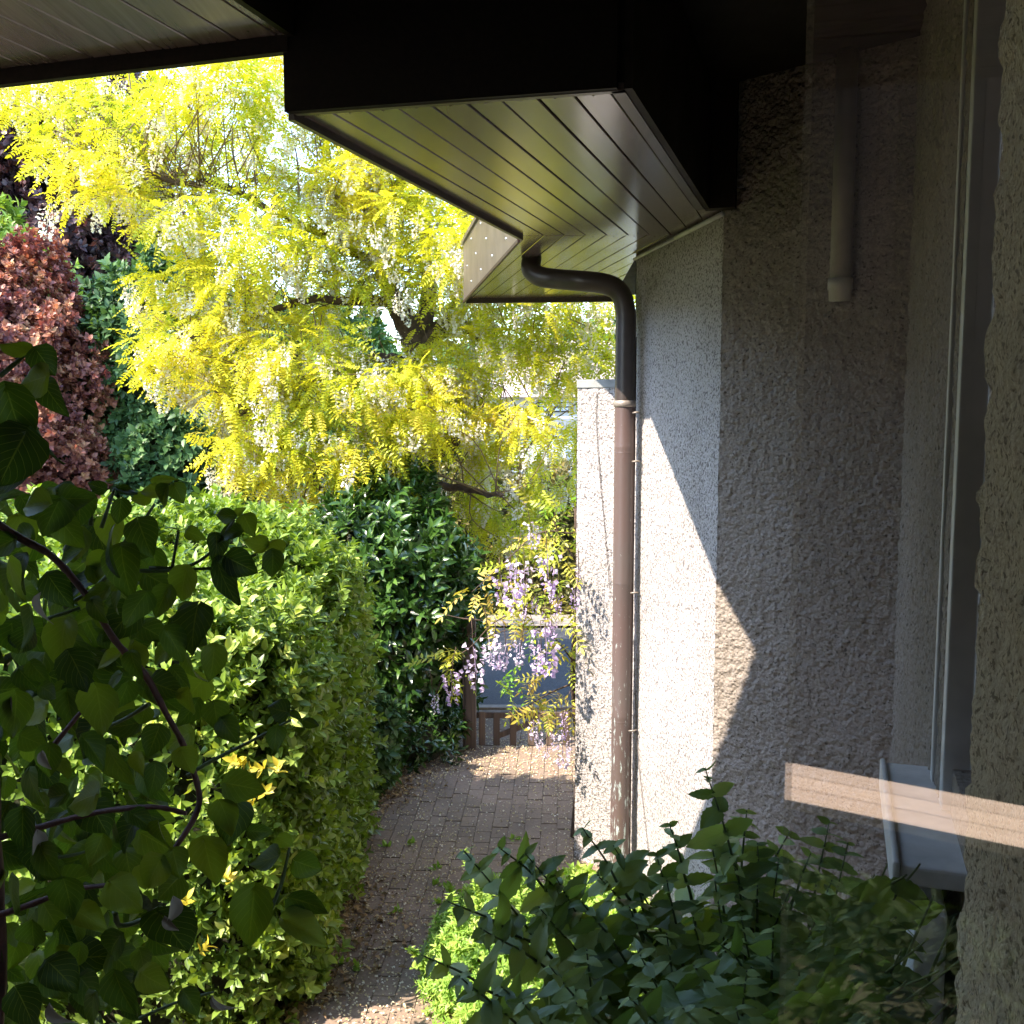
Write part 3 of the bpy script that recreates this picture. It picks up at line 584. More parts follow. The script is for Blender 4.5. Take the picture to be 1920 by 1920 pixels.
for k in range(3):
    mb = MB(); j = 0.0025; mb.box((-bw / 2 + j / 2, -bl / 2 + j / 2, -0.05), (bw - j, 0, 0), (0, bl - j, 0), (0, 0, 0.05)); me = mb.mesh('paver')
    V = np.array([v.co for v in me.vertices]); V[4:, :2] *= 0.985; V[4:, 2] += rng.uniform(-.0015, .0015, 4); 
    for v, c in zip(me.vertices, V): v.co = c
    me.materials.append(M_PAVER); pme.append(me)
ang = math.radians(-3); ca, sa = math.cos(ang), math.sin(ang)
for i in range(-16, 14):
    for j in range(-2, 40):
        x = i * bw; y = 3.6 + j * bl + (bl / 2 if i % 2 else 0); X = x * ca - (y - 6) * sa; Y = x * sa + (y - 6) * ca + 6
        if px0 + .06 < X < px1 - .06 and py0 + .06 < Y < py1 - .1: pav.append((X, Y))
pav = np.array(pav)
vis = (np.abs(pav[:, 0] / pav[:, 1]) < 0.6) & (pav[:, 1] > 4.3) & (pav[:, 0] > -1.25) & (pav[:, 0] < 0.5)
order = np.argsort(np.where(vis, pav[:, 1], 99)); joined = MB()
for k, i in enumerate(order):
    X, Y = pav[i]; dz = rng.uniform(-.003, .003) + 0.003 * math.sin(X * 2.1) * math.sin(Y * 1.7)
    M = Matrix.Translation((X, Y, dz)) @ Matrix.Rotation(ang + rng.normal(0, .008), 4, 'Z') @ Matrix.Rotation(rng.normal(0, .012), 4, 'X')
    me = pme[k % 3]
    if k < 300: put('paver', me, None, path, M)
    else: joined.add([M @ v.co for v in me.vertices], [tuple(p.vertices) for p in me.polygons])
put('paver_field', joined.mesh('paver_field'), M_PAVER, path, kind='stuff')
lane = put('lane', mesh_py('lane', [(-40, 9.55, -0.06), (40, 9.55, -0.06), (40, 13.0, -0.06), (-40, 13.0, -0.06)], [(0, 1, 2, 3)]), M_ASPHALT, kind='structure')
ke = MB().box((-0.9, 9.27, -0.09), (2.2, 0, 0), (0, 0.10, 0), (0, 0, 0.10)); bevel(put('kerb', ke.mesh('kerb'), M_SLAB, kind='structure'), 0.01)
put('far_pavement', mesh_py('far_pavement', [(-40, 13.0, -0.03), (40, 13.0, -0.03), (40, 13.7, -0.03), (-40, 13.7, -0.03)], [(0, 1, 2, 3)]), M_SLAB, kind='structure')
put('lawn', mesh_py('lawn', [(-60, 13.7, -0.05), (60, 13.7, -0.05), (60, 70, -0.05), (-60, 70, -0.05)], [(0, 1, 2, 3)]), M_GRASS, kind='structure')

# fallen petals and leaf litter on the path
n = 16000; q = np.stack([rng.uniform(-1.2, 0.8, n), rng.uniform(4.2, 9.0, n), np.full(n, 0.009)], 1)
keep = rng.random(n) < 0.25 + 0.75 * vnoise(q[:, 0] * 2.2, q[:, 1] * 2.2, 40) ** 2 * 2; q = q[keep]; n = len(q)
PET = [leaf_tpl(0.8, 1, 0.5, 0.3, 1.0)]
props(scat_obj('fallen_petals', PET, q, rnd(n) * [1, 1, .2], rnd(n, .35) + UP, rng.uniform(.008, .018, n), rng.random(n), M_PETAL, None), 'pale petals scattered over the brown paved path', 'petals')
n = 5000; y = rng.uniform(4.2, 8.6, n); x = -1.22 + np.abs(rng.normal(0, .20, n)) * (1 + .5 * np.sin(y * 2.7)); q = np.stack([x, y, rng.uniform(.006, .02, n)], 1)
props(scat_obj('leaf_litter', [leaf_tpl(.5, 1, .5, .4), PET[0]], q, rnd(n) * [1, 1, .25], rnd(n, .4) + UP, rng.uniform(.015, .045, n), rng.random(n), M_LITTER, None), 'dry brown leaf litter heaped along the foot of the hedge', 'leaf litter')
nw = 26; wq = np.stack([rng.uniform(-1.0, .3, nw), rng.uniform(4.5, 6.4, nw), np.full(nw, .0)], 1)
rep = 14; wp = np.repeat(wq, rep, 0) + rnd(nw * rep, .012) * [1, 1, 0]
props(scat_obj('path_weeds', LEAF_LO, wp, rnd(len(wp), .6) + [0, 0, .8], rnd(len(wp), .4) + UP, rng.uniform(.02, .05, len(wp)), rng.uniform(.2, .8, len(wp)), M_HERB, None), 'small green weeds growing in the joints of the path', 'weeds')

# ================================================================== locust tree
LOC_POLY = [(-60, 150), (60, 120), (170, 95), (200, 135), (290, 130), (330, 60), (560, 40), (700, 120), (900, 260), (900, 420), (1000, 500), (1170, 540), (1165, 690), (1090, 720), (1085, 900), (1040, 930), (985, 1000), (935, 1030), (895, 960), (850, 900), (770, 930), (700, 965), (600, 945), (470, 880), (400, 860), (415, 800), (430, 745), (350, 715), (280, 685), (268, 600), (280, 530), (310, 440), (240, 375), (150, 370), (115, 310), (70, 235), (-40, 200)]
HOLES = [(565, 275, 26), (245, 118, 30), (690, 600, 26), (480, 560, 8), (700, 640, 12), (800, 870, 22), (975, 700, 16), (1045, 745, 8), (1040, 860, 14), (945, 860, 16), (845, 860, 16), (740, 560, 6), (770, 620, 6), (330, 470, 6), (625, 400, 4)]
LT = aty(785, 960, 10.2)
loc = thing('locust_tree', 'bright yellow-leaved locust tree in white blossom beyond the hedge', 'tree', (LT[0], LT[1], 0))
limb_px = [[((785, 1180), 10.2, .17), ((786, 1000), 10.2, .15), ((783, 880), 10.2, .13), ((774, 740), 10.2, .125), ((778, 640), 10.2, .12), ((742, 570), 10.1, .10), ((715, 500), 10.0, .085), ((700, 420), 9.9, .06), ((660, 360), 9.9, .05), ((620, 385), 9.8, .045)],
           [((778, 650), 10.2, .10), ((800, 570), 10.3, .09), ((800, 480), 10.4, .075), ((780, 380), 10.4, .05), ((700, 250), 10.3, .03)],
           [((776, 655), 10.2, .11), ((845, 600), 10.4, .10), ((872, 540), 10.5, .09), ((880, 450), 10.5, .07), ((860, 330), 10.5, .05)],
           [((783, 870), 10.2, .08), ((815, 850), 10.0, .075), ((850, 826), 9.8, .07)],
           [((776, 690), 10.2, .07), ((715, 672), 10.0, .05), ((650, 695), 9.8, .04), ((560, 730), 9.5, .028), ((450, 780), 9.3, .018)],
           [((742, 570), 10.1, .06), ((600, 560), 9.8, .04), ((460, 600), 9.6, .03), ((330, 640), 9.4, .018)],
           [((715, 500), 10, .05), ((560, 420), 9.8, .035), ((410, 346), 9.6, .03), ((345, 343), 9.5, .026), ((220, 300), 9.3, .014), ((90, 230), 9.2, .010)],
           [((845, 600), 10.4, .07), ((930, 640), 10.2, .06), ((985, 652), 10.0, .06), ((1060, 655), 9.9, .04), ((1140, 670), 9.7, .03)],
           [((783, 820), 10.2, .06), ((900, 760), 10.0, .04), ((1000, 800), 9.8, .03), ((1030, 790), 9.6, .022)],
           [((783, 900), 10.2, .06), ((720, 960), 9.6, .05), ((660, 950), 9.2, .045), ((560, 890), 9.0, .02)],
           [((783, 900), 10.2, .05), ((870, 920), 9.6, .03), ((940, 930), 9.2, .02)]]
limbpts = []
for k, L in enumerate(limb_px):
    pts = [np.append(aty(p[0], p[1], Y), r) for p, Y, r in L]
    if k == 0: pts[0][2] = -0.1
    sp = spline(pts, 6); limbpts += [s[:3] for s in sp]
    xyz = [s[:3] + rng.normal(0, .012, 3) for s in sp]; rad = [max(s[3] * rng.uniform(.9, 1.12), .006) for s in sp]
    put('trunk' if k == 0 else 'limb', MB().tube(xyz, rad, 10).mesh('limb', True), M_BARK, loc)
limbpts = np.array(limbpts)
cp_ = np.vstack([poly_pts(LOC_POLY, 560, 27), poly_pts([(560, 180), (700, 220), (880, 420), (900, 560), (1080, 600), (1075, 880), (880, 880), (760, 800), (620, 640), (560, 420)], 130, 20)])
ok = np.ones(len(cp_), bool)
for hx, hy, hr in HOLES: ok &= np.hypot(cp_[:, 0] - hx, cp_[:, 1] - hy) > hr + 24
cp_ = cp_[ok]
cY = 9.6 + 0.9 * (vnoise(cp_[:, 0] / 150, cp_[:, 1] / 150, 5) - .5) * 2 + rng.normal(0, .45, len(cp_)) - 0.5 * ((cp_[:, 1] > 600) & (cp_[:, 0] < 700))
cY = np.clip(cY, 8.6, 11.4); CC = P3(cp_, cY)
FROND = [frond_tpl(8, .42, .20, .25, s) for s in (1, 2)] + [frond_tpl(7, .42, .21, .45, 3)]
twg = MB(); fp, fa, fn, fs_ = [], [], [], []
for c, (px, py) in zip(CC, cp_):
    j = rng.choice(np.argsort(np.sum((limbpts - c) ** 2, 1) + 0.3 * (limbpts[:, 2] > c[2] + .2))[:14]); a = limbpts[j]; mid = (a + c) / 2 + np.array([0, 0, .05]) + rng.normal(0, .14, 3)
    twg.tube(spline([a, mid, c], 4), list(np.linspace(.007, .0025, 9)), 5)
    out = unit(c - LT * [1, 1, 0] - [0, 0, 3.5])
    nf = int(rng.integers(17, 25))
    for _ in range(nf):
        d = unit(rnd(1)[0] * [1, 1, .55] + out * .45 + [0, 0, -.18]); st = c + d * rng.uniform(0, .16)
        fp.append(st); fa.append(d + [0, 0, rng.uniform(-.5, .1)]); fn.append(UP + rng.normal(0, .35, 3)); fs_.append(rng.uniform(.17, .27))
put('twigs', twg.mesh('twigs', True), M_TWIG, loc, kind='stuff')
fp, fa, fn, fs_ = map(np.array, (fp, fa, fn, fs_))
ns, nr_ = split_near(300, fp)
singles('leaf', FROND, fp[ns], fa[ns], fn[ns], fs_[ns], M_LOCUST, loc, 5)
ft = np.clip(vnoise(fp[:, 0] * 1.5 + 40, fp[:, 2] * 1.5 + 40, 9) * .6 + .2 + rng.normal(0, .16, len(fp)), 0, 1)
scat_obj('crown', FROND, fp[nr_], fa[nr_], fn[nr_], fs_[nr_], ft[nr_], M_LOCUST, loc)
RACE = [raceme_tpl(60, .36, s) for s in (1, 2, 3)]
rp = []
for c in CC:
    for _ in range(rng.choice([0, 1, 2, 3, 4], p=[.25, .30, .22, .14, .09])): rp.append(c + rng.normal(0, 1, 3) * [.12, .12, .07] + [0, -.10, -.06])
rp = np.array(rp); n = len(rp); o_ = split_near(298, rp)
ra = np.tile([0, 0, -1.], (n, 1)) + rnd(n, .18); rs_ = rng.uniform(.15, .25, n)
singles('flower_cluster', RACE, rp[o_[0]], ra[o_[0]], rnd(len(o_[0])), rs_[o_[0]], M_LOCFLOWER, loc, 3)
if len(o_[1]): scat_obj('blossom', RACE, rp[o_[1]], ra[o_[1]], rnd(len(o_[1])), rs_[o_[1]], rng.random(len(o_[1])), M_LOCFLOWER, loc)
# thin upright water shoots against the sky
ws = MB()
for x0, y0, x1, y1 in [(600, 760, 585, 570), (598, 760, 603, 590), (560, 400, 545, 240), (575, 410, 590, 250), (250, 200, 238, 112), (590, 250, 570, 235), (410, 520, 560, 330), (330, 640, 352, 560)]:
    a, b = aty(x0, y0, 9.3), aty(x1, y1, 9.3); ws.tube(spline([a, (a + b) / 2 + rng.normal(0, .04, 3), b], 4), list(np.linspace(.012, .005, 9)), 5)
put('water_shoots', ws.mesh('water_shoots', True), M_TWIG, loc, kind='stuff')

# ================================================================== clipped light green hedge
hed = thing('hedge', 'clipped sunlit light green privet hedge along the left of the path', 'hedge', (-2.6, 6.0, 0))
def hz(x, y): return 1.93 + 0.10 * (-x - 1.2) + 0.16 * (vnoise(x * 1.7 + 30, y * 1.7 + 30, 15) - .5) * 2 + .05 * (y - 6)
HX0, HX1, HY0, HY1 = -5.2, -0.99, 4.3, 6.65
def hedge_pts(n):
    k = rng.choice(4, n, p=[.45, .27, .22, .06]); u = rng.random(n); v = rng.random(n); P = np.zeros((n, 3)); Nn = np.zeros((n, 3))
    x = HX0 + (HX1 - HX0) * u; y = HY0 + (HY1 - HY0) * v; t = hz(x, y); a = k == 0
    P[a] = np.stack([x, y, t], 1)[a]; Nn[a] = UP
    z = u * 1.98; y2 = HY0 + (HY1 - HY0) * v; a = k == 1; bul = .10 * (vnoise(y2 * 1.6 + 3, z * 1.6, 16) - .4) * 2
    P[a] = np.stack([HX1 + bul, y2, z], 1)[a]; Nn[a] = (1, 0, .15)
    x2 = HX0 + (HX1 - HX0) * v; a = k == 2; bul = .12 * (vnoise(x2 * 1.6 + 3, z * 1.6, 17) - .4) * 2
    P[a] = np.stack([x2, HY0 - bul, z], 1)[a]; Nn[a] = (0, -1, .15)
    a = k == 3; P[a] = np.stack([x2, HY1 + bul, z], 1)[a]; Nn[a] = (0, 1, .15)
    # round the top edges and the upright corner
    r = .42; c = np.stack([np.clip(P[:, 0], HX0 + r, HX1 - r), np.clip(P[:, 1], HY0 + r, HY1 - r), np.minimum(P[:, 2], hz(P[:, 0], P[:, 1]) - r)], 1)
    d = P - c; L = np.linalg.norm(d, axis=1); m = L > r
    P[m] = c[m] + d[m] / L[m][:, None] * (r + (L[m][:, None] - r) * .12); Nn[m] = unit(d[m])
    return P, Nn
SPRIG = [sprig_tpl(7, .95, .5, s) for s in (1, 2, 3, 4)]
P_, N_ = hedge_pts(17000); n = len(P_); P_ = P_ + N_ * rng.normal(-.03, .05, n)[:, None]
ax = N_ * .7 + UP * rng.uniform(.1, .7, n)[:, None] + rnd(n, .38); sz = rng.uniform(.07, .12, n)
long = rng.random(n) < .06; P_[long] += ax[long] * .06
tn = np.clip(.42 + .5 * (vnoise(P_[:, 0] * 3 + P_[:, 2] * 2, P_[:, 1] * 3, 19) - .5) + rng.normal(0, .17, n), 0, 1)
vis = (np.abs(P_[:, 0] / P_[:, 1]) < .5) & ((N_[:, 1] < .3)); i1 = np.where(vis)[0]; i1 = i1[np.argsort(np.linalg.norm(P_[i1] - EYE, axis=1))][:300]; m = np.ones(n, bool); m[i1] = False
singles('shoot', SPRIG, P_[i1], ax[i1], rnd(300), sz[i1], M_HEDGE, hed, 5)
scat_obj('foliage', SPRIG, P_[m], ax[m], rnd(m.sum()), sz[m], tn[m], M_HEDGE, hed)
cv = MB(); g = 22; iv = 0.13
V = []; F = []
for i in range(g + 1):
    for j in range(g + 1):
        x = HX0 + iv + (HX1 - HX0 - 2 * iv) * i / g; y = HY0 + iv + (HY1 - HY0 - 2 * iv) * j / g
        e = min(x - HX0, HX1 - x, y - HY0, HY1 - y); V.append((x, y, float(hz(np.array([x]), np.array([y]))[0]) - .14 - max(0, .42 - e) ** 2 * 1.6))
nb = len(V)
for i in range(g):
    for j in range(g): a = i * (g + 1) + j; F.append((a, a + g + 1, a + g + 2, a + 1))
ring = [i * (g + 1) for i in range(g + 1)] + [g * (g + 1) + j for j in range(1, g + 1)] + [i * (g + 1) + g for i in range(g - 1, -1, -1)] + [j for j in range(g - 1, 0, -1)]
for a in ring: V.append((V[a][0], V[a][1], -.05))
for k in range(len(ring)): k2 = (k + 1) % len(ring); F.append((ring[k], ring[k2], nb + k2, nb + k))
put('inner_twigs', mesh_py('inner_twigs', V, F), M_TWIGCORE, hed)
# yellow sprigs in the hedge face
yq = P3([(470, 1425), (500, 1440), (520, 1455), (450, 1430), (495, 1490), (430, 1660), (350, 1700), (330, 1760), (370, 1790), (480, 1500)], 4.0); ya = rnd(10, .5) + [0, -.5, .5]
singles('yellow_shoot', SPRIG, yq, ya, rnd(10), np.full(10, .085), M_HEDGEY, hed, 2)

# ================================================================== ellipsoid shrubs and clumped trees
def ell_shrub(name, label, c, r, nspr, tpls, size, mat, cat='shrub', single=0, core=True, jit=.07, zfloor=0.02, up=.35, part='leaf_shoot'):
    c = np.array(c, float); r = np.array(r, float); T_ = thing(name, label, cat, (c[0], c[1], 0))
    d = unit(rnd(nspr)); lump = 1 + .13 * (vnoise(d[:, 0] * 3 + 7, d[:, 2] * 3 + d[:, 1] * 2 + 7, 31) - .5) * 2 + .13 * (vnoise(d[:, 0] * 8 + 57, d[:, 2] * 8 + d[:, 1] * 6 + 57, 37) - .5) * 2 + .10 * (rng.random(nspr) < .10) * rng.random(nspr)
    P = c + d * r * (lump * (1 - np.abs(rng.normal(0, jit, nspr))))[:, None]; nn = unit(d / r); k = P[:, 2] > zfloor; P = P[k]; nn = nn[k]; n = len(P)
    ax = nn * .8 + UP * up + rnd(n, .4); sz = size * rng.uniform(.75, 1.25, n); t = np.clip(.45 + .5 * (vnoise(P[:, 0] * 2.5 + P[:, 1], P[:, 2] * 2.5, 33) - .5) + rng.normal(0, .18, n), 0, 1)
    i1 = np.zeros(0, int)
    if single:
        i1 = np.where(nn[:, 1] < .2)[0]; i1 = i1[np.argsort(np.linalg.norm(P[i1] - EYE, axis=1))][:single]
        singles(part, tpls, P[i1], ax[i1], rnd(len(i1)), sz[i1], mat, T_, 4)
    m = np.ones(n, bool); m[i1] = False
    scat_obj('foliage', tpls, P[m], ax[m], rnd(m.sum()), sz[m], t[m], mat, T_)
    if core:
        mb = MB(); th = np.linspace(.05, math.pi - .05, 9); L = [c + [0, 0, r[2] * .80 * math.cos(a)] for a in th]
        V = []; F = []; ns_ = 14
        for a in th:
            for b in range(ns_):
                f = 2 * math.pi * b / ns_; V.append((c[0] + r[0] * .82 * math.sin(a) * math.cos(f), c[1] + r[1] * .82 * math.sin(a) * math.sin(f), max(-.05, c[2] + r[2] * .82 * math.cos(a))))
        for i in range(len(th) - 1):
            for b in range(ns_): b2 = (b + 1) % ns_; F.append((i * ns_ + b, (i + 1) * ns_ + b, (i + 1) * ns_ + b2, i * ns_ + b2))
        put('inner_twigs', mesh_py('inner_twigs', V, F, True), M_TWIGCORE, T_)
    return T_
LSPRIG = [sprig_tpl(6, .9, .36, s, [leaf_tpl(.36, 2, .3, .25)]) for s in (11, 12, 13)]
ell_shrub('laurel_shrub', 'dark green glossy laurel shrub between the hedge and the gate post', (-1.08, 8.6, 0.95), (.72, .75, 1.12), 3400, LSPRIG, .19, M_LAUREL, single=250)
ell_shrub('ground_cover', 'low dark leafy ground cover at the foot of the laurel by the gate post', (-1.02, 8.0, 0.12), (.58, .42, .40), 1100, LSPRIG, .11, M_LAUREL)
ell_shrub('low_shrub', 'small loose green shrub at the far end of the light hedge', (-1.25, 7.2, 0.35), (.36, .4, .5), 1100, SPRIG, .12, M_GREENBUSH)
ell_shrub('green_shrub', 'tall mid green shrub between the red smoke bush and the locust', (-4.75, 14.0, 1.9), (1.15, 1.1, 2.75), 8000, SPRIG, .20, M_GREENBUSH)
ell_shrub('green_tree', 'broad dark green shrub half hidden behind the locust crown', (-3.1, 14.5, 1.6), (2.2, 1.0, 2.4), 6000, SPRIG, .22, M_GREENBUSH)
ell_shrub('smoke_bush', 'red and orange smoke bush at the far left', (-6.55, 13.2, 2.0), (1.45, 1.2, 2.7), 19000, [sprig_tpl(8, 1.0, .7, s) for s in (21, 22)], .125, M_SMOKE, jit=.14)
ell_shrub('pale_shrub', 'pale green shrub behind the smoke bush at the left edge', (-8.2, 15.5, 4.2), (1.5, 1.0, 1.4), 2500, SPRIG, .22, M_HEDGE, core=False)
def poly_tree(name, label, poly, Y, dY, ncl, per, rcl, tpls, size, mat, trunk_px, tr=.2, holes=()):
    b = aty(trunk_px[0], trunk_px[1], Y); T_ = thing(name, label, 'tree', (b[0], b[1], 0)); c = poly_pts(poly, ncl, 8)
    Yc = Y + rng.uniform(-dY, dY, ncl); C_ = P3(c, Yc); pts = [np.array([b[0], b[1], -.1]), np.array([b[0], b[1], b[2] * .5]), b]
    put('trunk', MB().tube(spline(pts, 6), list(np.linspace(tr, tr * .5, 13)), 10).mesh('trunk', True), M_BARK, T_)
    lb = MB()
    for q in C_[::3]: lb.tube(spline([b * [1, 1, 0] + UP * (b[2] * rng.uniform(.5, 1)), (b + q) / 2 + [0, 0, .3], q], 4), list(np.linspace(tr * .3, .012, 9)), 5)
    put('limbs', lb.mesh('limbs', True), M_BARK, T_, kind='stuff')
    P = np.repeat(C_, per, 0) + rnd(ncl * per, rcl); n = len(P); t = np.clip(np.repeat(rng.random(ncl), per) * .5 + .25 + rng.normal(0, .2, n), 0, 1)
    scat_obj('crown', tpls, P, rnd(n) + [0, 0, .1], rnd(n, .6) + UP, size * rng.uniform(.7, 1.3, n), t, mat, T_); return T_
BSP = [sprig_tpl(7, 1.0, .65, s) for s in (31, 32, 33)]
poly_tree('copper_beech', 'dark purple copper beech behind the yellow locust at the left', [(-200, 60), (0, 90), (150, 120), (215, 190), (235, 330), (270, 420), (250, 500), (180, 560), (60, 480), (0, 330), (-200, 400)], 20, 1.6, 260, 110, .45, BSP, .22, M_COPPER, (90, 700), .3)

# far hedge across the lane
fh = thing('clipped_hedge', 'long clipped olive brown hedge across the lane', 'hedge', (1, 14.2, 0)); n = 9000
k = rng.random(n); x = rng.uniform(-2.6, 7.5, n); P = np.where((k < .68)[:, None], np.stack([x, np.full(n, 13.75), rng.uniform(0, 1.9, n)], 1), np.stack([x, rng.uniform(13.75, 14.7, n), np.full(n, 1.92)], 1)); P[:, 2] += .05 * (vnoise(x * 3, P[:, 1] * 3, 3) - .5)
nn = np.where((k < .68)[:, None], [0, -1., .1], [0, 0, 1.]); scat_obj('foliage', SPRIG, P + rnd(n, .02), nn * .8 + rnd(n, .5), rnd(n), rng.uniform(.08, .13, n), np.clip(vnoise(P[:, 0] * 1.5, P[:, 2] * 2, 6) + rng.normal(0, .2, n), 0, 1), M_FARHEDGE, fh)
put('inner_twigs', MB().box((-2.6, 13.82, -.05), (10.1, 0, 0), (0, .85, 0), (0, 0, 1.9)).mesh('inner_twigs'), M_FARHEDGE, fh)

# ================================================================== gate post, low gate, tin lid
M_OLDWOOD = wood_mat('weathered_post_wood', (0.06, 0.042, 0.032), (0.15, 0.11, 0.085), 0.8, (0, 0, 1), 0.0)
gp = atz(883, 1404, 0.0)
post = thing('gate_post', 'weathered brown wooden gate post beside the laurel shrub', 'post', (gp[0], gp[1], 0))
bevel(put('post', MB().box((gp[0] - .045, gp[1] - .02, -.05), (.088, 0, 0), (0, .09, 0), (0, 0, 1.14)).mesh('post'), M_OLDWOOD, post), .006)
bevel(put('batten', MB().box((gp[0] - .066, gp[1] - .012, -.05), (.0195, 0, 0), (0, .05, 0), (0, 0, 1.08)).mesh('batten'), M_OLDWOOD, post), .003)
gate = thing('picket_gate', 'low dark wooden picket gate between post and garden wall', 'gate', (gp[0] + .1, gp[1] + .06, 0))
for px in (904, 931, 962, 996, 1030, 1062):
    c = atz(px, 1404, 0.0); x = aty(px, 1404, gp[1] + .06)[0]
    bevel(put('picket', MB().box((x - .027, gp[1] + .05, .01), (.054, 0, 0), (0, .018, 0), (0, 0, .285 + rng.uniform(-.006, .006))).mesh('picket'), M_OLDWOOD, gate), .003)
xr = aty(1075, 1404, gp[1] + .06)[0]
bevel(put('rail', MB().box((gp[0] + .044, gp[1] + .069, .235), (xr - gp[0] - .044, 0, 0), (0, .022, 0), (0, 0, .05)).mesh('rail'), M_OLDWOOD, gate), .003)
put('brace', MB().box((gp[0] + .20, gp[1] + .0695, .05), (.36, 0, .15), (0, .02, 0), (-.012, 0, .045)).mesh('brace'), M_OLDWOOD, gate)
tl = atz(839, 1425, 0.012); mb = MB(); r_ = .044
V = [(tl[0] + r_ * f * math.cos(2 * math.pi * k / 24), tl[1] + r_ * f * math.sin(2 * math.pi * k / 24), z) for f, z in ((1, .006), (1.08, .022), (1.0, .022), (.92, .012)) for k in range(24)]
F = [(i * 24 + k, i * 24 + (k + 1) % 24, (i + 1) * 24 + (k + 1) % 24, (i + 1) * 24 + k) for i in range(3) for k in range(24)] + [tuple(range(72, 96)), tuple(range(23, -1, -1))]
props(put('tin_lid', mesh_py('tin_lid', V, F, True), M_RIVET), 'small round grey tin lid lying on the path edge near the post', 'lid')

# ================================================================== wisteria on the end of the garden wall
WY = S0[1] - 0.02
wis = thing('wisteria', 'wisteria with mauve flower clusters on the end of the garden wall', 'climber', (S0[0] - .08, S0[1] + .1, 0))
wst = MB(); sx, sy = S0[0] + .03, S0[1] + .33
main = spline([(sx - .02, sy, -.05), (sx + .01, sy, .5), (sx - .03, sy + .02, 1.1), (sx, sy, 1.6), (sx - .02, sy, 2.15)], 6); wst.tube(main, list(np.linspace(.025, .010, len(main))), 8)
RCL = [(955, 1065, 1128), (985, 1058, 1115), (968, 1050, 1105), (1027, 1040, 1100), (1033, 1108, 1126), (1046, 1118, 1143), (982, 1130, 1152), (1003, 1118, 1142), (1028, 1148, 1182), (1023, 1178, 1246), (1010, 1203, 1250), (915, 1188, 1238), (930, 1208, 1244), (950, 1207, 1244), (975, 1203, 1238), (888, 1215, 1277), (845, 1258, 1308), (813, 1304, 1330), (1000, 1350, 1378), (1008, 1374, 1400), (1058, 1332, 1352), (1059, 1358, 1380), (1055, 1378, 1424), (1040, 1370, 1398), (1026, 1400, 1418), (1068, 1392, 1410), (1000, 980, 1020), (1078, 1100, 1132), (1085, 1065, 1085), (940, 1080, 1120), (1015, 1220, 1240), (1035, 1165, 1195)]
wy = np.array([WY - rng.uniform(.02, .22) for _ in RCL]); tops = np.array([aty(x, a, Y) for (x, a, b), Y in zip(RCL, wy)]); sizes = np.array([np.linalg.norm(aty(x, a, Y) - aty(x, b, Y)) for (x, a, b), Y in zip(RCL, wy)])
WR = [raceme_tpl(44, .26, s) for s in (51, 52, 53)]
singles('flower_cluster', WR, tops, np.tile([0, 0, -1.], (len(tops), 1)) + rnd(len(tops), .08), rnd(len(tops)), sizes * 1.3, M_WISF, wis, 3)
for t, L in zip(tops, sizes):
    a = t + [rng.normal(0, .03), .02, .10 + rng.uniform(0, .10)]; wst.tube([a, (a + t) / 2 + [0, 0, .01], t - [0, 0, L * .8]], .0022, 4)
for pts in ([(1075, 1150), (1000, 1140), (930, 1165), (880, 1215), (825, 1245)], [(1075, 1000), (1010, 1000), (940, 1060), (885, 1110)], [(1075, 1240), (1030, 1190), (960, 1180), (900, 1200)], [(1078, 1280), (1030, 1300), (980, 1330), (950, 1345)], [(850, 1240), (830, 1270), (815, 1305)], [(1078, 1050), (1040, 980), (1055, 930)], [(930, 1165), (870, 1160), (825, 1150)], [(1078, 1320), (1050, 1350), (1020, 1390)]):
    sp = spline([aty(x, y, WY + .14) for x, y in pts], 6); wst.tube(sp, list(np.linspace(.006, .002, len(sp))), 5)
put('stem', wst.mesh('stem', True), M_BARK, wis)
FCL = [(1000, 960, .6), (1030, 985, .7), (1060, 1000, .7), (1000, 1020, .6), (960, 1068, .5), (1060, 1055, .7), (1078, 1130, .7), (1060, 1185, .6), (1062, 1250, .6), (905, 1100, .85), (885, 1112, .9), (910, 1160, .75), (980, 1155, .7), (958, 1262, .05), (985, 1245, .1), (1000, 1300, .7), (1030, 1312, .65), (1062, 1305, .8), (962, 1312, .25), (832, 1240, .55), (862, 1256, .5), (1050, 1215, .5), (1078, 1010, .3), (1068, 945, .1), (1010, 1105, .6), (1040, 1140, .7), (930, 1150, .7), (1080, 1220, .8), (1020, 1270, .8), (1040, 1020, .8), (1065, 1090, .5), (980, 1090, .5), (1000, 1175, .2), (960, 1130, .5), (1070, 1160, .75), (1050, 960, .6), (1020, 1330, .9), (1075, 1340, .9), (870, 1225, .5)]
WF = [frond_tpl(6, .34, .30, .45, s) for s in (61, 62)] + [frond_tpl(5, .32, .33, .7, 63)]
wp_, wa_, wn_, wt_, ws_ = [], [], [], [], []
for x, y, t in FCL:
    c = aty(min(x, 1066), y, WY + rng.uniform(-.05, .28))
    for _ in range(int(rng.integers(3, 5))):
        d = unit(rnd(1)[0] * [1, .8, .6] + [-.35, -.3, -.15]); wp_.append(c + d * rng.uniform(0, .05)); wa_.append(d); wn_.append(UP + rng.normal(0, .4, 3) + [0, -.4, 0]); wt_.append(np.clip(t + rng.normal(0, .1), 0, 1)); ws_.append(rng.uniform(.12, .20))
wp_, wa_, wn_, wt_, ws_ = map(np.array, (wp_, wa_, wn_, wt_, ws_))
wm = []
for tp in WF:
    for k in range(6):
        me = mesh_np('leaf', tp[0], tp[1], np.clip((k + .5) / 6 + tp[3], 0, 1), False, tp[2]); me.materials.append(M_WISL); wm.append(me)
R_ = frames(wa_, wn_)
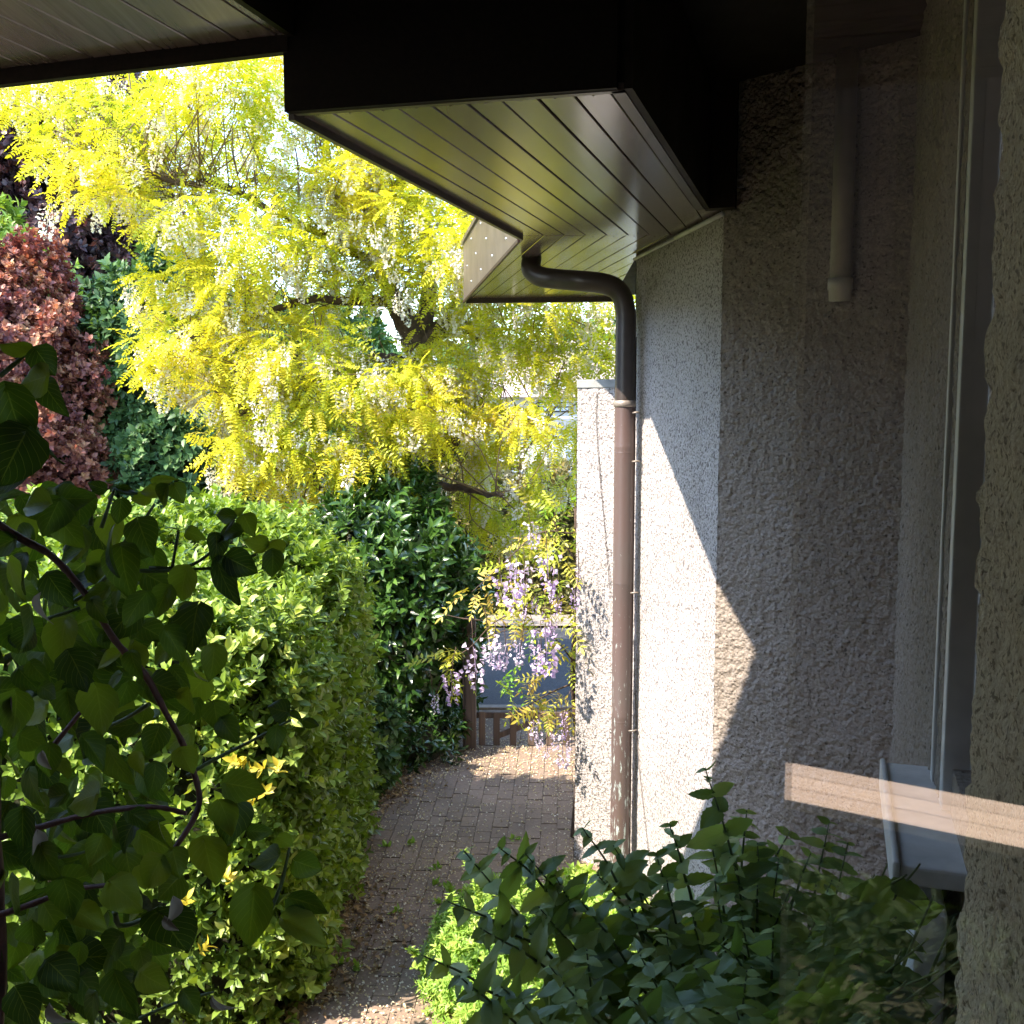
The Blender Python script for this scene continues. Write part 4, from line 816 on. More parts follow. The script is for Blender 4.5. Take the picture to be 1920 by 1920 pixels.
for i in range(len(wp_)):
    M = np.eye(4); M[:3, :3] = R_[i] * ws_[i]; M[:3, 3] = wp_[i]; put('leaf', wm[(i % 3) * 6 + int(min(5, wt_[i] * 6))], None, wis, Matrix(M.tolist()))

# ================================================================== dark climbing plant in the left foreground
def big_leaf(w, rows, cols, fold, curl, prof, wav, seed, serr=0.0, tipw=0.0):
    """finer leaf: grid rows x cols, heart-like base"""
    r = np.random.default_rng(seed); V, U, F = [], [], []; vs = np.linspace(0, 1, rows)
    for i, v in enumerate(vs):
        hw = .5 * w * (math.sin(math.pi * min(1, v) ** prof) ** .72 * (1.06 - .30 * v ** 2) if 0 < v < 1 else .0)
        if serr and 0 < i < rows - 1: hw *= 1 + serr * (1 if i % 2 else -1)
        for j in range(cols):
            u = -1 + 2 * j / (cols - 1); back = -.10 * (abs(u) ** 2) * max(0, 1 - v * 2.2)
            z = -curl * v * v + fold * abs(u) * hw - .25 * curl * u * u * hw + wav * math.sin(5 * v + 3 * u + seed) * abs(u)
            V.append((u * hw, v + back + (.0), z)); U.append((u, v, 0))
    for i in range(rows - 1):
        for j in range(cols - 1): a = i * cols + j; F += [(a, a + 1, a + cols + 1), (a, a + cols + 1, a + cols)]
    return np.array(V), np.array(F), np.array(U)
VLEAF = [big_leaf(.86, 13, 7, .25, .24, .62, .06, 1, .018), big_leaf(.74, 13, 7, .40, .45, .66, .06, 2, .018), big_leaf(.92, 13, 7, -.2, .15, .60, .07, 3, .018), big_leaf(.66, 13, 7, .55, .3, .68, .05, 4, .018), big_leaf(.82, 13, 7, .15, -.25, .64, .07, 5, .018)]
vine = thing('climbing_plant', 'shaded broad-leaved climbing plant in the left foreground', 'climber', (-0.95, 1.5, 0))
VL = [  # px, py of leaf centre, length px, direction the tip points (deg, 0 right, 90 down), depth
 (25, 648, 60, 200, 1.4), (85, 680, 62, 60, 1.4), (55, 715, 80, 170, 1.38), (95, 745, 75, 60, 1.42), (30, 790, 130, 80, 1.3), (75, 830, 120, 70, 1.32), (20, 860, 120, 120, 1.25), (10, 900, 90, 150, 1.35),
 (312, 898, 52, 340, 1.5), (280, 920, 42, 190, 1.5), (305, 932, 55, 120, 1.48), (335, 925, 42, 60, 1.5), (180, 912, 38, 200, 1.5), (212, 905, 26, 10, 1.5), (238, 925, 46, 30, 1.52), (225, 962, 60, 100, 1.48), (262, 935, 40, 170, 1.52),
 (420, 967, 50, 180, 1.55), (466, 985, 48, 60, 1.55), (424, 1000, 58, 170, 1.5), (395, 1020, 44, 110, 1.52), (408, 1028, 60, 80, 1.5), (450, 958, 22, 330, 1.55), (512, 1024, 42, 200, 1.55), (512, 1060, 58, 90, 1.52), (480, 1020, 46, 190, 1.55), (365, 1002, 40, 20, 1.55), (325, 990, 30, 0, 1.55),
 (270, 1010, 80, 70, 1.45), (205, 1035, 95, 90, 1.4), (230, 1070, 100, 80, 1.42), (340, 1100, 80, 110, 1.48), (418, 1095, 95, 75, 1.5), (455, 1060, 70, 30, 1.52), (300, 1130, 70, 120, 1.45), (60, 945, 90, 180, 1.35), (95, 970, 80, 110, 1.38), (140, 935, 70, 0, 1.4), (130, 1000, 80, 60, 1.4),
 (360, 1180, 95, 100, 1.45), (400, 1245, 72, 90, 1.48), (330, 1210, 80, 60, 1.44), (250, 1140, 80, 130, 1.42), (190, 1330, 95, 80, 1.4), (110, 1210, 100, 100, 1.38), (60, 1180, 90, 90, 1.36), (230, 1310, 70, 110, 1.42), (150, 1260, 90, 60, 1.36), (250, 1250, 60, 80, 1.4), (310, 1290, 70, 20, 1.45), (352, 1320, 70, 100, 1.45),
 (405, 1345, 60, 80, 1.46), (430, 1370, 60, 60, 1.46), (518, 1330, 52, 190, 1.5), (515, 1385, 52, 100, 1.5), (560, 1345, 45, 25, 1.52), (585, 1357, 34, 20, 1.52), (460, 1475, 82, 15, 1.48), (220, 1440, 90, 60, 1.4), (90, 1430, 70, 95, 1.38), (180, 1410, 80, 50, 1.38), (290, 1465, 70, 90, 1.42), (150, 1500, 80, 160, 1.36), (270, 1540, 60, 40, 1.42),
 (180, 1595, 62, 110, 1.38), (425, 1530, 75, 70, 1.46), (435, 1545, 90, 95, 1.48), (300, 1570, 70, 90, 1.42), (490, 1560, 52, 10, 1.5), (390, 1620, 95, 80, 1.45), (285, 1640, 80, 120, 1.42), (330, 1620, 60, 70, 1.42), (500, 1615, 70, 150, 1.5), (580, 1625, 66, 30, 1.52), (535, 1580, 40, 40, 1.52), (470, 1725, 125, 95, 1.46), (580, 1690, 85, 15, 1.46), (575, 1742, 100, 20, 1.44), (505, 1680, 45, 240, 1.5), (530, 1680, 45, 300, 1.5),
 (325, 1755, 120, 70, 1.36), (240, 1680, 90, 40, 1.36), (205, 1780, 85, 130, 1.32), (130, 1680, 90, 80, 1.34), (170, 1720, 80, 20, 1.34), (120, 1830, 90, 40, 1.3), (230, 1870, 100, 70, 1.3), (60, 1760, 90, 100, 1.3), (290, 1840, 70, 30, 1.36), (50, 1890, 90, 60, 1.28), (170, 1900, 80, 100, 1.3), (360, 1880, 60, 50, 1.38), (90, 1620, 80, 60, 1.33), (40, 1560, 90, 90, 1.32), (60, 1480, 80, 70, 1.34), (30, 1340, 90, 90, 1.34), (20, 1090, 90, 80, 1.34), (110, 1110, 80, 60, 1.38), (350, 1430, 60, 70, 1.44), (20, 1680, 80, 90, 1.3)]
fillp = poly_pts([(-40, 880), (120, 930), (240, 1000), (320, 1080), (380, 1200), (360, 1350), (330, 1500), (330, 1700), (300, 1920), (-40, 1920)], 165, 20)
for x, y in fillp: VL.append((x, y, rng.uniform(45, 85), rng.uniform(20, 160), rng.uniform(1.42, 1.95)))
n = len(VL); vpos, vax, vnr, vsz = [], [], [], []
for x, y, L, a, Y in VL:
    s = L * Y / 1920 * (1.0 if L > 90 else .95); a = math.radians(a); d = _r * math.cos(a) - _u * math.sin(a) - _f * rng.uniform(-.35, .35); d = unit(d)
    c = aty(x, y, Y) - d * s * .5; nn = -_f + rng.normal(0, .6, 3) + UP * .35
    vpos.append(c); vax.append(d); vnr.append(nn); vsz.append(s)
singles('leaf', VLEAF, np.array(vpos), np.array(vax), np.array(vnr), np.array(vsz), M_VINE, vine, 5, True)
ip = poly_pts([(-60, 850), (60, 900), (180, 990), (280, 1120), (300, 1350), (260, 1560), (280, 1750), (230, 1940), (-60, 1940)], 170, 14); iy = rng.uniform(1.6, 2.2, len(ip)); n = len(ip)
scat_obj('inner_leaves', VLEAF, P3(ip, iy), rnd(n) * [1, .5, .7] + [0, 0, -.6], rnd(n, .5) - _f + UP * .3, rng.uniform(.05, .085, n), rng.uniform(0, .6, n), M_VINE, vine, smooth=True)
stems = [([(-30, 965), (40, 1010), (100, 1045), (165, 1120), (215, 1200), (272, 1265), (310, 1335), (345, 1400), (372, 1480), (368, 1525), (335, 1580), (290, 1640), (278, 1660)], 1.46, .0055), ([(-20, 1575), (60, 1555), (150, 1530), (215, 1518), (290, 1513), (350, 1525)], 1.44, .005), ([(-20, 1722), (60, 1695), (130, 1670), (210, 1658)], 1.4, .005), ([(350, 1455), (400, 1425), (470, 1390), (545, 1350)], 1.5, .003), ([(0, 705), (30, 680), (58, 655)], 1.4, .0035), ([(120, 1140), (200, 1080), (290, 945)], 1.46, .003), ([(240, 1070), (330, 1068), (390, 1040), (440, 975)], 1.5, .003), ([(280, 1065), (400, 1065), (480, 1040)], 1.52, .003), ([(500, 1720), (525, 1665), (543, 1590)], 1.48, .0035), ([(90, 1160), (150, 1140)], 1.44, .003), ([(90, 1410), (160, 1325)], 1.42, .004), ([(280, 1320), (230, 1350), (180, 1370)], 1.42, .003), ([(100, 1610), (150, 1600), (190, 1585)], 1.4, .0025), ([(215, 1710), (225, 1735), (265, 1725), (300, 1700)], 1.38, .004), ([(260, 1910), (330, 1880), (400, 1860)], 1.4, .0025), ([(170, 985), (175, 915)], 1.5, .003), ([(190, 990), (215, 915)], 1.5, .0028), ([(320, 1080), (335, 995)], 1.53, .0028), ([(-20, 1450), (0, 1800), (-10, 1990)], 1.45, .012)]
for k, (p, Y, r_) in enumerate(stems):
    sp = spline([aty(a, b, Y + .02 * math.sin(i)) for i, (a, b) in enumerate(p)], 6); me = MB().tube(sp, [r_ * rng.uniform(.9, 1.15) * (1 - .35 * i / len(sp)) for i in range(len(sp))], 8).mesh('stem', True)
    put('stem', me, M_REDSTEM if k in (0, 1, 2, 10, 18) else M_GREENSTEM, vine)
tr_ = spline([(-.95, 1.5, -.1), (-.98, 1.52, .8), (-.92, 1.46, 1.6), (-.85, 1.44, 2.2)], 6); put('main_stem', MB().tube(tr_, list(np.linspace(.022, .012, len(tr_))), 8).mesh('main_stem', True), M_REDSTEM, vine)
dl = [(75, 1115, 55, 95), (80, 1410, 40, 80), (70, 1560, 60, 85), (95, 1885, 60, 60), (310, 1720, 40, 60), (400, 1870, 55, 50), (20, 1310, 50, 100), (325, 1685, 60, 90)]
singles('withered_leaf', [big_leaf(.5, 9, 5, .9, .5, .75, .05, 9)], np.array([aty(x, y, 1.34) for x, y, L, a in dl]), np.array([_r * math.cos(math.radians(a)) - _u * math.sin(math.radians(a)) for x, y, L, a in dl]), -np.tile(_f, (len(dl), 1)) + rnd(len(dl), .5), np.array([L * 1.34 / 1920 for x, y, L, a in dl]), M_DEAD, vine, 2, True)

# ================================================================== serrated-leaved shrub at the lower right
SLEAF = [big_leaf(.52, 12, 5, .25, .25, .72, .03, 11, .07), big_leaf(.46, 12, 5, .45, .4, .75, .03, 12, .07), big_leaf(.58, 12, 5, .15, .15, .7, .04, 13, .07)]
shr = thing('leafy_shrub', 'grey-green shrub with toothed leaves in front of the shaded wall', 'shrub', (0.62, 2.5, 0))
tips = [(1322, 1440, 2.5), (1092, 1552, 2.4), (870, 1595, 2.35), (935, 1588, 2.4), (840, 1690, 2.3), (790, 1790, 2.25), (1150, 1585, 2.45), (1255, 1545, 2.5), (1190, 1620, 2.45), (1040, 1640, 2.4), (985, 1600, 2.4), (1010, 1700, 2.3), (900, 1740, 2.2), (860, 1830, 2.1), (940, 1850, 2.1), (1090, 1690, 2.3), (1180, 1700, 2.3), (1250, 1650, 2.4), (1330, 1560, 2.5), (1400, 1520, 2.6), (1420, 1580, 2.55), (1480, 1560, 2.6), (1555, 1540, 2.6), (1520, 1600, 2.5), (1590, 1580, 2.55), (1690, 1560, 2.5), (1700, 1620, 2.4), (1640, 1640, 2.4), (1560, 1650, 2.4), (1480, 1670, 2.4), (1420, 1660, 2.4), (1340, 1650, 2.4), (1300, 1720, 2.3), (1390, 1720, 2.25), (1450, 1740, 2.2), (1560, 1720, 2.2), (1640, 1700, 2.25), (1700, 1690, 2.2), (1780, 1690, 2.1), (1800, 1650, 2.0), (1840, 1700, 1.9), (1850, 1760, 1.8), (1790, 1760, 1.95), (1700, 1780, 2.0), (1600, 1790, 2.0), (1500, 1810, 2.0), (1400, 1820, 2.0), (1300, 1810, 2.1), (1200, 1790, 2.1), (1100, 1780, 2.2), (1030, 1810, 2.1), (980, 1880, 2.0), (1080, 1880, 2.0), (1180, 1870, 2.0), (1280, 1890, 1.95), (1380, 1890, 1.9), (1480, 1890, 1.9), (1600, 1880, 1.85), (1720, 1870, 1.85), (1820, 1850, 1.75), (1700, 1640, 1.6), (1750, 1680, 1.5), (1790, 1720, 1.45), (1740, 1760, 1.5), (1680, 1720, 1.65), (1800, 1800, 1.4), (1700, 1840, 1.5), (1620, 1780, 1.7), (1780, 1880, 1.4), (1650, 1900, 1.5), (1725, 1620, 1.6), (1760, 1820, 1.45), (1690, 1780, 1.55), (1230, 1600, 2.5), (1120, 1640, 2.4), (1620, 1720, 2.3), (1530, 1760, 2.2), (1350, 1770, 2.2), (1250, 1750, 2.25), (1460, 1610, 2.5), (1380, 1610, 2.45)]
root = np.array([.62, 2.45, .0]); lp, la, ln, ls = [], [], [], []; stm = MB()
for k, (x, y, Y) in enumerate(tips):
    t = aty(x, y, Y); b = root + np.array([rng.normal(0, .12), rng.normal(0, .10), 0]); h = .35 + .3 * rng.random(); mid = b * (1 - h) + t * h; mid[2] = b[2] + (t[2] - b[2]) * (h + .18); m2 = mid * .45 + t * .55 + [0, 0, .05]
    sp = np.array(spline([b, mid, m2, t], 12)); stm.tube(sp, list(np.linspace(.007, .0016, len(sp))), 6)
    L = np.concatenate([[0], np.cumsum(np.linalg.norm(np.diff(sp, axis=0), axis=1))]); s = L[-1] - .004; i = 0
    while s > max(L[-1] - .75, .3):
        p = np.array([np.interp(s, L, sp[:, c]) for c in range(3)]); tg = unit(np.array([np.interp(min(s + .02, L[-1]), L, sp[:, c]) for c in range(3)]) - p + 1e-6); side = unit(np.cross(tg, UP if i % 2 else _f)); e = (L[-1] - s)
        for sg in (-1, 1):
            lp.append(p); d = side * sg + tg * .55 + [0, 0, -.25 - .2 * rng.random()] + rng.normal(0, .15, 3); la.append(d); ln.append(UP * .8 - _f * .45 + rng.normal(0, .4, 3)); ls.append(np.interp(e, [0, .05, .15, .4, .8], [.030, .055, .088, .10, .09]) * rng.uniform(.8, 1.2))
        s -= np.interp(e, [0, .1, .4], [.026, .055, .085]); i += 1
put('stems', stm.mesh('stems', True), M_GREENSTEM, shr)
lp, la, ln, ls = map(np.array, (lp, la, ln, ls))
# room for the walls: drop leaves that would poke into them
okw = (np.dot(lp - Cc, -n3) < -.04) & (np.dot(lp - rw(0), nR) > .14) & (lp[:, 2] > .05); lp, la, ln, ls = lp[okw], la[okw], ln[okw], ls[okw]
pz = (lp - EYE) @ _f; ppy = 960 - 1920 * ((lp - EYE) @ _u) / pz; ppx = 960 + 1920 * ((lp - EYE) @ _r) / pz
seen = (ppy < 1960) & (ppx < 1930); o_ = np.argsort(np.where(seen, pz, 99) - .25 * rng.random(len(pz))); o_ = np.concatenate([o_[:150], np.argsort(np.where(seen, ppy, 9999))[:150]]); o_ = np.unique(o_); m = np.ones(len(lp), bool); m[o_] = False
singles('leaf', SLEAF, lp[o_], la[o_], ln[o_], ls[o_], M_SHRUB, shr, 5, True)
scat_obj('inner_leaves', SLEAF, lp[m], la[m], ln[m], ls[m], rng.random(m.sum()), M_SHRUB, shr, smooth=True)

# ================================================================== fluffy light herb and strip of plants at the wall foot
herb = thing('bedstraw_clump', 'fluffy bright green herb clump on the path in the sun', 'herb', (-.1, 4.7, 0))
n = 3000; d = unit(rnd(n)); d[:, 2] = np.abs(d[:, 2]); P = np.array([-.02, 4.75, 0]) + d * np.array([.40, .55, .42]) * (.75 + .3 * rng.random((n, 1))); HSP = [sprig_tpl(9, 1.3, .28, s) for s in (71, 72)]
scat_obj('foliage', HSP, P, d + UP * .6 + rnd(n, .3), rnd(n), rng.uniform(.04, .075, n), rng.random(n), M_HERB, herb)
hs = MB(); hp = []; ha = []
for x0, y0, x1, y1 in [(905, 1740, 870, 1598), (935, 1745, 915, 1660), (880, 1790, 845, 1680), (980, 1740, 970, 1645), (830, 1830, 770, 1780), (850, 1810, 775, 1815), (920, 1760, 888, 1640)]:
    a, b = aty(x0, y0, 4.6), aty(x1, y1, 4.55); sp = spline([a, (a + b) / 2 + rng.normal(0, .01, 3), b], 8); hs.tube(sp, .003, 5)
    for p in sp[4:]:
        for k in range(6): hp.append(p); ha.append(np.append(rng.normal(0, 1, 2), .5))
put('spikes', hs.mesh('spikes', True), M_HERB, herb); hp = np.array(hp); scat_obj('spike_leaves', LEAF_LO, hp, np.array(ha), rnd(len(hp), .3) + UP, rng.uniform(.02, .04, len(hp)), rng.uniform(.5, 1, len(hp)), M_HERB, herb)
bed = thing('wall_bed', 'strip of small green plants at the foot of the sunlit wall', 'plants', (.6, 5.2, 0)); n = 1500
s = rng.random(n); P = np.array([.40, 5.65, 0]) * (1 - s[:, None]) + np.array([.62, 4.1, 0]) * s[:, None]; P = P + np.stack([rng.normal(0, .10, n), rng.normal(0, .05, n), np.abs(rng.normal(0, .14, n)) * (.4 + s)], 1)
scat_obj('foliage', SPRIG, P, rnd(n, .5) + UP, rnd(n), rng.uniform(.05, .10, n), rng.uniform(.4, 1, n), M_HERB, bed)

# ================================================================== what stands beyond the far hedge
M_GARAGE = plain('garage_white_paint', (0.66, 0.67, 0.70), 0.5, 0, .06, 3); M_ROOFP = plain('pinkish_roof_tile', (0.40, 0.31, 0.27), 0.8, 0, .2, 8, .3); M_PLAST = plain('cream_plaster', (0.55, 0.52, 0.48), .85, 0, .1, 4); M_GREYT = plain('grey_trim', (.25, .26, .28), .5, 0, .1, 10); M_GLASSD = plain('dark_window_glass', (.03, .035, .045), .1, 0, .1, 4)
ga = thing('garage', 'white flat-roofed double garage beyond the far hedge', 'garage', (1.2, 25, 0))
put('wall', MB().box((-1.05, 25, -.05), (7.5, 0, 0), (0, 5, 0), (0, 0, 2.25)).mesh('wall'), M_GARAGE, ga)
put('roof_edge', MB().box((-1.2, 24.85, 2.205), (7.8, 0, 0), (0, 5.3, 0), (0, 0, .28)).mesh('roof_edge'), M_GREYT, ga)
for k in range(3):
    dr = put('garage_door', MB().box((-.85 + 2.45 * k, 24.955, -.04), (2.2, 0, 0), (0, .044, 0), (0, 0, 1.85)).mesh('garage_door'), M_GARAGE, ga)
    for j in range(4): put('door_panel', MB().box((-.80 + 2.45 * k, 24.93, .03 + .45 * j), (2.1, 0, 0), (0, .024, 0), (0, 0, .41)).mesh('door_panel'), M_GARAGE, dr)
nh = thing('neighbour_house', 'pale house with pinkish tiled roof behind the garage', 'house', (3, 32, 0))
put('wall', MB().box((-.6, 32, -.05), (10, 0, 0), (0, 7, 0), (0, 0, 3.1)).mesh('wall'), M_PLAST, nh)
put('roof', MB().add([(-1, 31.4, 3.051), (10, 31.4, 3.051), (10, 39.6, 3.051), (-1, 39.6, 3.051), (-.6, 35.5, 5.0), (9.6, 35.5, 5.0)], [(0, 1, 5, 4), (2, 3, 4, 5), (3, 0, 4), (1, 2, 5), (3, 2, 1, 0)]).mesh('roof'), M_ROOFP, nh)
wb_ = aty(1042, 742, 31.9); wnw = put('window', MB().box((wb_[0] - .55, 31.93, wb_[2] - .5), (1.1, 0, 0), (0, .065, 0), (0, 0, 1.0)).mesh('window'), M_GLASSD, nh)
for k in range(7): put('slat', MB().box((wb_[0] - .5, 31.88, wb_[2] - .46 + .135 * k), (1.0, 0, 0), (0, .045, 0), (0, 0, .09)).mesh('slat'), M_GARAGE, wnw)
lpn = aty(816, 800, 24.0)
lamp = thing('street_lamp', 'thin pale street lamp pole beyond the far hedge', 'street lamp', (lpn[0], 24, 0))
put('pole', MB().tube([(lpn[0], 24, -.05), (lpn[0], 24, 4.3)], [.06, .04], 10).mesh('pole', True), M_GARAGE, lamp)
put('lamp_head', MB().tube(spline([(lpn[0], 24, 4.28), (lpn[0] + .12, 24, 4.42), (lpn[0] + .5, 24, 4.45), (lpn[0] + .75, 24, 4.42)], 5), [.035, .035, .035, .035, .035, .035, .035, .06, .07, .08, .085, .085, .08, .07, .06, .03], 8).mesh('lamp_head', True), M_GREYT, lamp)
# parked car, mostly hidden
M_CARP = plain('white_car_paint', (.62, .62, .62), .25, 0, .05, 2, coat=.8); M_TYRE = plain('tyre_rubber', (.02, .02, .02), .8); M_TAIL = plain('tail_light_red', (.45, .02, .015), .25, 0, .1, 30, coat=.5)
cx, cy = aty(790, 880, 22.0)[0] - 2.0, 22.0
car = thing('parked_car', 'white parked car half hidden behind the laurel and locust', 'car', (cx, cy, 0))
prof_ = [(-2.1, .35), (-2.1, .75), (-1.95, .9), (-1.1, 1.0), (-.45, 1.42), (1.0, 1.45), (1.85, 1.05), (2.1, 1.0), (2.12, .45), (2.05, .33)]
V = [(cx + x, cy + w_, z - .05) for w_ in (-.85, .85) for x, z in prof_]; k = len(prof_)
bevel(put('body', mesh_py('body', V, [tuple(range(k)), tuple(range(2 * k - 1, k - 1, -1))] + [((i + 1) % k, i, k + i, k + (i + 1) % k) for i in range(k)]), M_CARP, car), .06, 3)
put('side_window', mesh_py('side_window', [(cx - .95, cy - .856, .96), (cx - .42, cy - .856, 1.32), (cx + .95, cy - .856, 1.34), (cx + 1.5, cy - .856, 1.0), (cx - .95, cy - .84, .96), (cx - .42, cy - .84, 1.32), (cx + .95, cy - .84, 1.34), (cx + 1.5, cy - .84, 1.0)], [(3, 2, 1, 0), (4, 5, 6, 7), (0, 1, 5, 4), (1, 2, 6, 5), (2, 3, 7, 6), (3, 0, 4, 7)]), M_GLASSD, car)
for x in (-1.3, 1.3):
    for w_ in (-.86, .72): put('wheel', MB().tube([(cx + x, cy + w_, .27), (cx + x, cy + w_ + .16, .27)], .32, 18).mesh('wheel', True), M_TYRE, car)
bevel(put('tail_light', MB().box((cx + 1.98, cy - .875, .78), (.15, 0, 0), (0, .2, 0), (0, 0, .16)).mesh('tail_light'), M_TAIL, car), .02)
# person walking beyond the hedge
M_CLOTH = plain('dark_clothing', (.018, .018, .022), .9, 0, .3, 30); M_SKIN = plain('skin', (.42, .25, .18), .6, 0, .1, 30); M_HAIR = plain('dark_hair', (.02, .014, .01), .7)
pp = aty(850, 866, 21.0); X, Y = pp[0], 21.0
per = thing('person', 'person in dark clothes walking beyond the far hedge', 'person', (X, Y, 0))
sk = [((0, 0, .92), .13), ((0, 0, 1.12), .12), ((0, 0, 1.32), .15), ((0, 0, 1.45), .07), ((.02, 0, 1.53), .055), ((.03, 0, 1.62), .095), ((.03, 0, 1.70), .08), ((0, -.17, 1.38), .06), ((-.05, -.22, 1.12), .045), ((.10, -.22, .90), .036), ((.15, -.20, .83), .03), ((0, .17, 1.38), .06), ((.06, .22, 1.12), .045), ((.22, .20, .96), .036), ((.28, .19, .91), .03), ((.02, -.09, .88), .095), ((.14, -.09, .48), .062), ((.20, -.09, .09), .042), ((.32, -.10, .05), .035), ((-.02, .09, .88), .095), ((-.08, .09, .48), .062), ((-.26, .09, .11), .042), ((-.15, .10, .04), .035)]
ed = [(0, 1), (1, 2), (2, 3), (3, 4), (4, 5), (5, 6), (2, 7), (7, 8), (8, 9), (9, 10), (2, 11), (11, 12), (12, 13), (13, 14), (0, 15), (15, 16), (16, 17), (17, 18), (0, 19), (19, 20), (20, 21), (21, 22)]
me = bpy.data.meshes.new('body'); me.from_pydata([(X + p[0], Y + p[1], p[2] - .05) for p, r in sk], ed, []); ob = put('body', me, [M_CLOTH], per)
mo = ob.modifiers.new('skin', 'SKIN'); 
for v, (p, r) in zip(me.skin_vertices[0].data, sk): v.radius = (r, r)
me.skin_vertices[0].data[0].use_root = True; ob.modifiers.new('sub', 'SUBSURF').levels = 1; ob.modifiers['sub'].render_levels = 2
hd = MB(); hd.tube([(X + .05, Y, 1.50), (X + .055, Y, 1.53), (X + .06, Y, 1.58), (X + .055, Y, 1.64), (X + .04, Y, 1.68)], [.05, .078, .088, .088, .05], 12); put('face', hd.mesh('face', True), M_SKIN, per)
put('hair', MB().tube([(X - .0, Y, 1.52), (X + .0, Y, 1.58), (X + .005, Y, 1.66), (X + .02, Y, 1.715), (X + .03, Y, 1.735)], [.07, .098, .104, .075, .02], 12).mesh('hair', True), M_HAIR, per)
for hpos in (10, 14):
    h = sk[hpos][0]; hm = MB(); c = np.array([X + h[0], Y + h[1], h[2] - .07]); hm.tube([c + [0, 0, .06], c, c - [0, 0, .05]], [.026, .036, .03], 8)
    for f in range(4): hm.tube([c + [-.02 + .013 * f, 0, -.045], c + [-.015 + .014 * f, 0, -.11 + .008 * abs(f - 1.5)]], .008, 6)
    hm.tube([c + [.03, 0, 0], c + [.05, 0, -.05]], .009, 6); put('hand', hm.mesh('hand', True), M_SKIN, per)
# far trees
for i, (px, Y, w_, h_) in enumerate([(650, 48, 5, 6.0), (430, 44, 6, 7.0), (850, 55, 6, 5.5), (1150, 50, 6, 6.5), (150, 42, 7, 8)]):
    c = aty(px, 760, Y)
    ell_shrub('far_tree', ['rounded far tree showing through the locust crown, left of its trunk', 'far tree glimpsed behind the middle of the locust crown', 'far tree behind the person and car', 'far tree behind the neighbouring house', 'far tree behind the smoke bush'][i], (c[0], Y, h_ * .5), (w_ * .6, 2.5, h_ * .52), 2600, BSP, .55, M_GREENBUSH, 'tree', core=True)

# ================================================================== glass pane at the right and unseen things added for it to mirror
def glass_mat():
    m, nt, n, l, b = new_mat('coated_window_glass'); n.remove(b)
    fr = N(n, 'ShaderNodeValue'); fr.outputs[0].default_value = 0.13; t = N(n, 'ShaderNodeBsdfTransparent'); t.inputs[0].default_value = (.99, .98, .965, 1); g = N(n, 'ShaderNodeBsdfGlossy', Roughness=0.0); g.inputs[0].default_value = (1, .96, .92, 1)
    ms = N(n, 'ShaderNodeMixShader'); l.new(fr.outputs[0], ms.inputs[0]); l.new(t.outputs[0], ms.inputs[1]); l.new(g.outputs[0], ms.inputs[2]); l.new(ms.outputs[0], n['Material Output'].inputs[0]); return m
pd = np.array([math.sin(math.radians(-29)), math.cos(math.radians(-29)), 0]); pg = aty(1486, 960, .62); pg[2] = 0
pane = thing('window_pane', 'clear coated glass pane with faint reflections in front of the shaded wall', 'window pane', (pg[0], pg[1], 2.0))
put('glass', MB().box(pg + UP * 2.05, -pd * 0.20, np.array([pd[1], -pd[0], 0]) * 0.006, UP * 1.35).mesh('glass'), glass_mat(), pane)
put('hinge_stile', MB().box(pg + UP * 2.05 - pd * 0.2, -pd * 0.03, np.array([pd[1], -pd[0], 0]) * 0.03, UP * 1.35).mesh('hinge_stile'), M_DARKFRAME, pane)
M_PINE = wood_mat('pale_pine', (0.46, 0.32, 0.20), (0.62, 0.46, 0.31), 0.6, (0, 1, 0), 0.0)
ben = thing('reflection_bench', 'unseen pale pine bench added to be mirrored as a bright band in the glass', 'bench', (-3.98, 1.3, 0))  # unseen bench, added only so the glass mirrors a bright band
for k in range(3): bevel(put('top_board', MB().box((-4.22 + .165 * k, .1, .955), (.162, 0, 0), (0, 2.6, 0), (0, 0, .045)).mesh('top_board'), M_PINE, ben), .004)
for x in (-4.22, -3.8):
    for y in (.2, 2.5): put('leg', MB().box((x + .02, y, -.09), (.07, 0, 0), (0, .07, 0), (0, 0, 1.044)).mesh('leg'), M_PINE, ben)
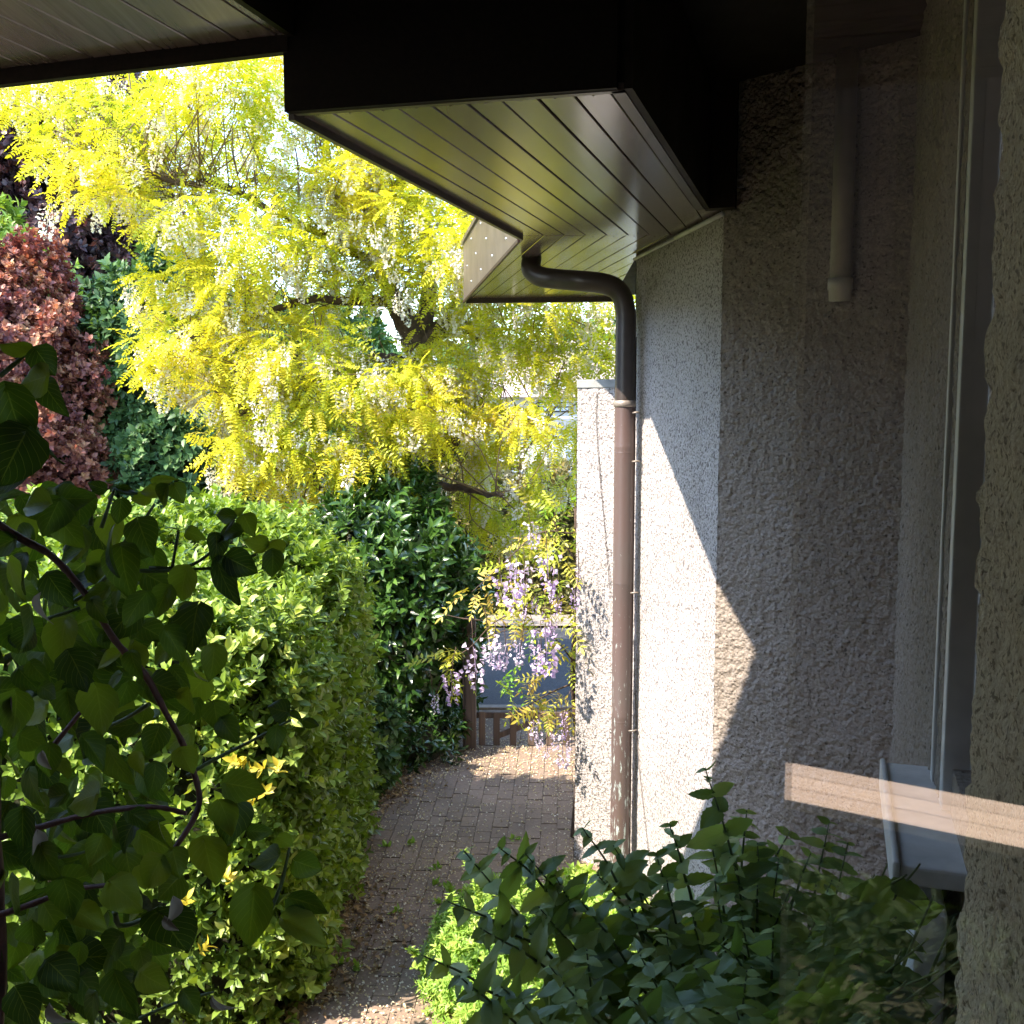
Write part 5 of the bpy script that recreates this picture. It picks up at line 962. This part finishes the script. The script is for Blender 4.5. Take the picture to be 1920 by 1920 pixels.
ell_shrub('backdrop_mound', 'low dark leafy mound added outside the view to darken the reflection', (-2.6, 1.4, .05), (1.2, 2.3, .85), 5000, LSPRIG, .15, M_DARKLEAF)  # unseen mound added to cover sunlit soil in the reflection
fen = thing('backdrop_fence', 'dark close-boarded fence added outside the view to darken the reflection', 'fence', (-7.2, 2, 0)); M_FEN = wood_mat('fence_boards', (.02, .013, .009), (.04, .026, .018), .9, (0, 0, 1), 0.0, spec=.1)  # unseen fence added to keep the mirrored background dark
fme = MB().box((0, 0, 0), (.022, 0, 0), (0, .146, 0), (0, 0, 2.75)).mesh('board'); fme.materials.append(M_FEN)
for k in range(84): put('board', fme, None, fen, Matrix.Translation((-7.2 + .004 * (k % 2), -4.2 + .149 * k, -.09 + rng.uniform(-.006, .006))))
for k in range(6): put('post', MB().box((-7.31, -4.2 + 2.4 * k, -.09), (.09, 0, 0), (0, .09, 0), (0, 0, 2.7)).mesh('post'), M_FEN, fen)
backdrop_barn = thing('backdrop_barn', 'tall dark brown timber building added outside the view to darken the reflection', 'backdrop_barn', (-18, 3, 0)); M_BARN = wood_mat('barn_boards', (.020, .012, .009), (.032, .02, .014), .9, (0, 0, 1), 0.0, spec=.1)  # unseen dark building added to keep the upper reflection dark
put('wall', MB().box((-22, -8, -.09), (5.9, 0, 0), (0, 24, 0), (0, 0, 8.6)).mesh('wall'), M_BARN, backdrop_barn)
for k in range(80): put('board', MB().box((-16.098, -8 + .3 * k, -.08), (.022, 0, 0), (0, .285, 0), (0, 0, 8.5)).mesh('board'), M_BARN, backdrop_barn)
put('roof', MB().add([(-22.6, -8.4, 8.4), (-15.6, -8.4, 8.4), (-15.6, 16.4, 8.4), (-22.6, 16.4, 8.4), (-19, -8.4, 10.5), (-19, 16.4, 10.5)], [(1, 2, 5, 4), (3, 0, 4, 5), (0, 1, 4), (2, 3, 5), (3, 2, 1, 0)]).mesh('roof'), M_ROOFP, backdrop_barn)
put('dark_filler', MB().box((-4.17, .3, -.08), (.40, 0, 0), (0, 2.15, 0), (0, 0, .98)).mesh('dark_filler'), M_BLACK, ben)  # dark box added under the bench to darken the reflection below the band
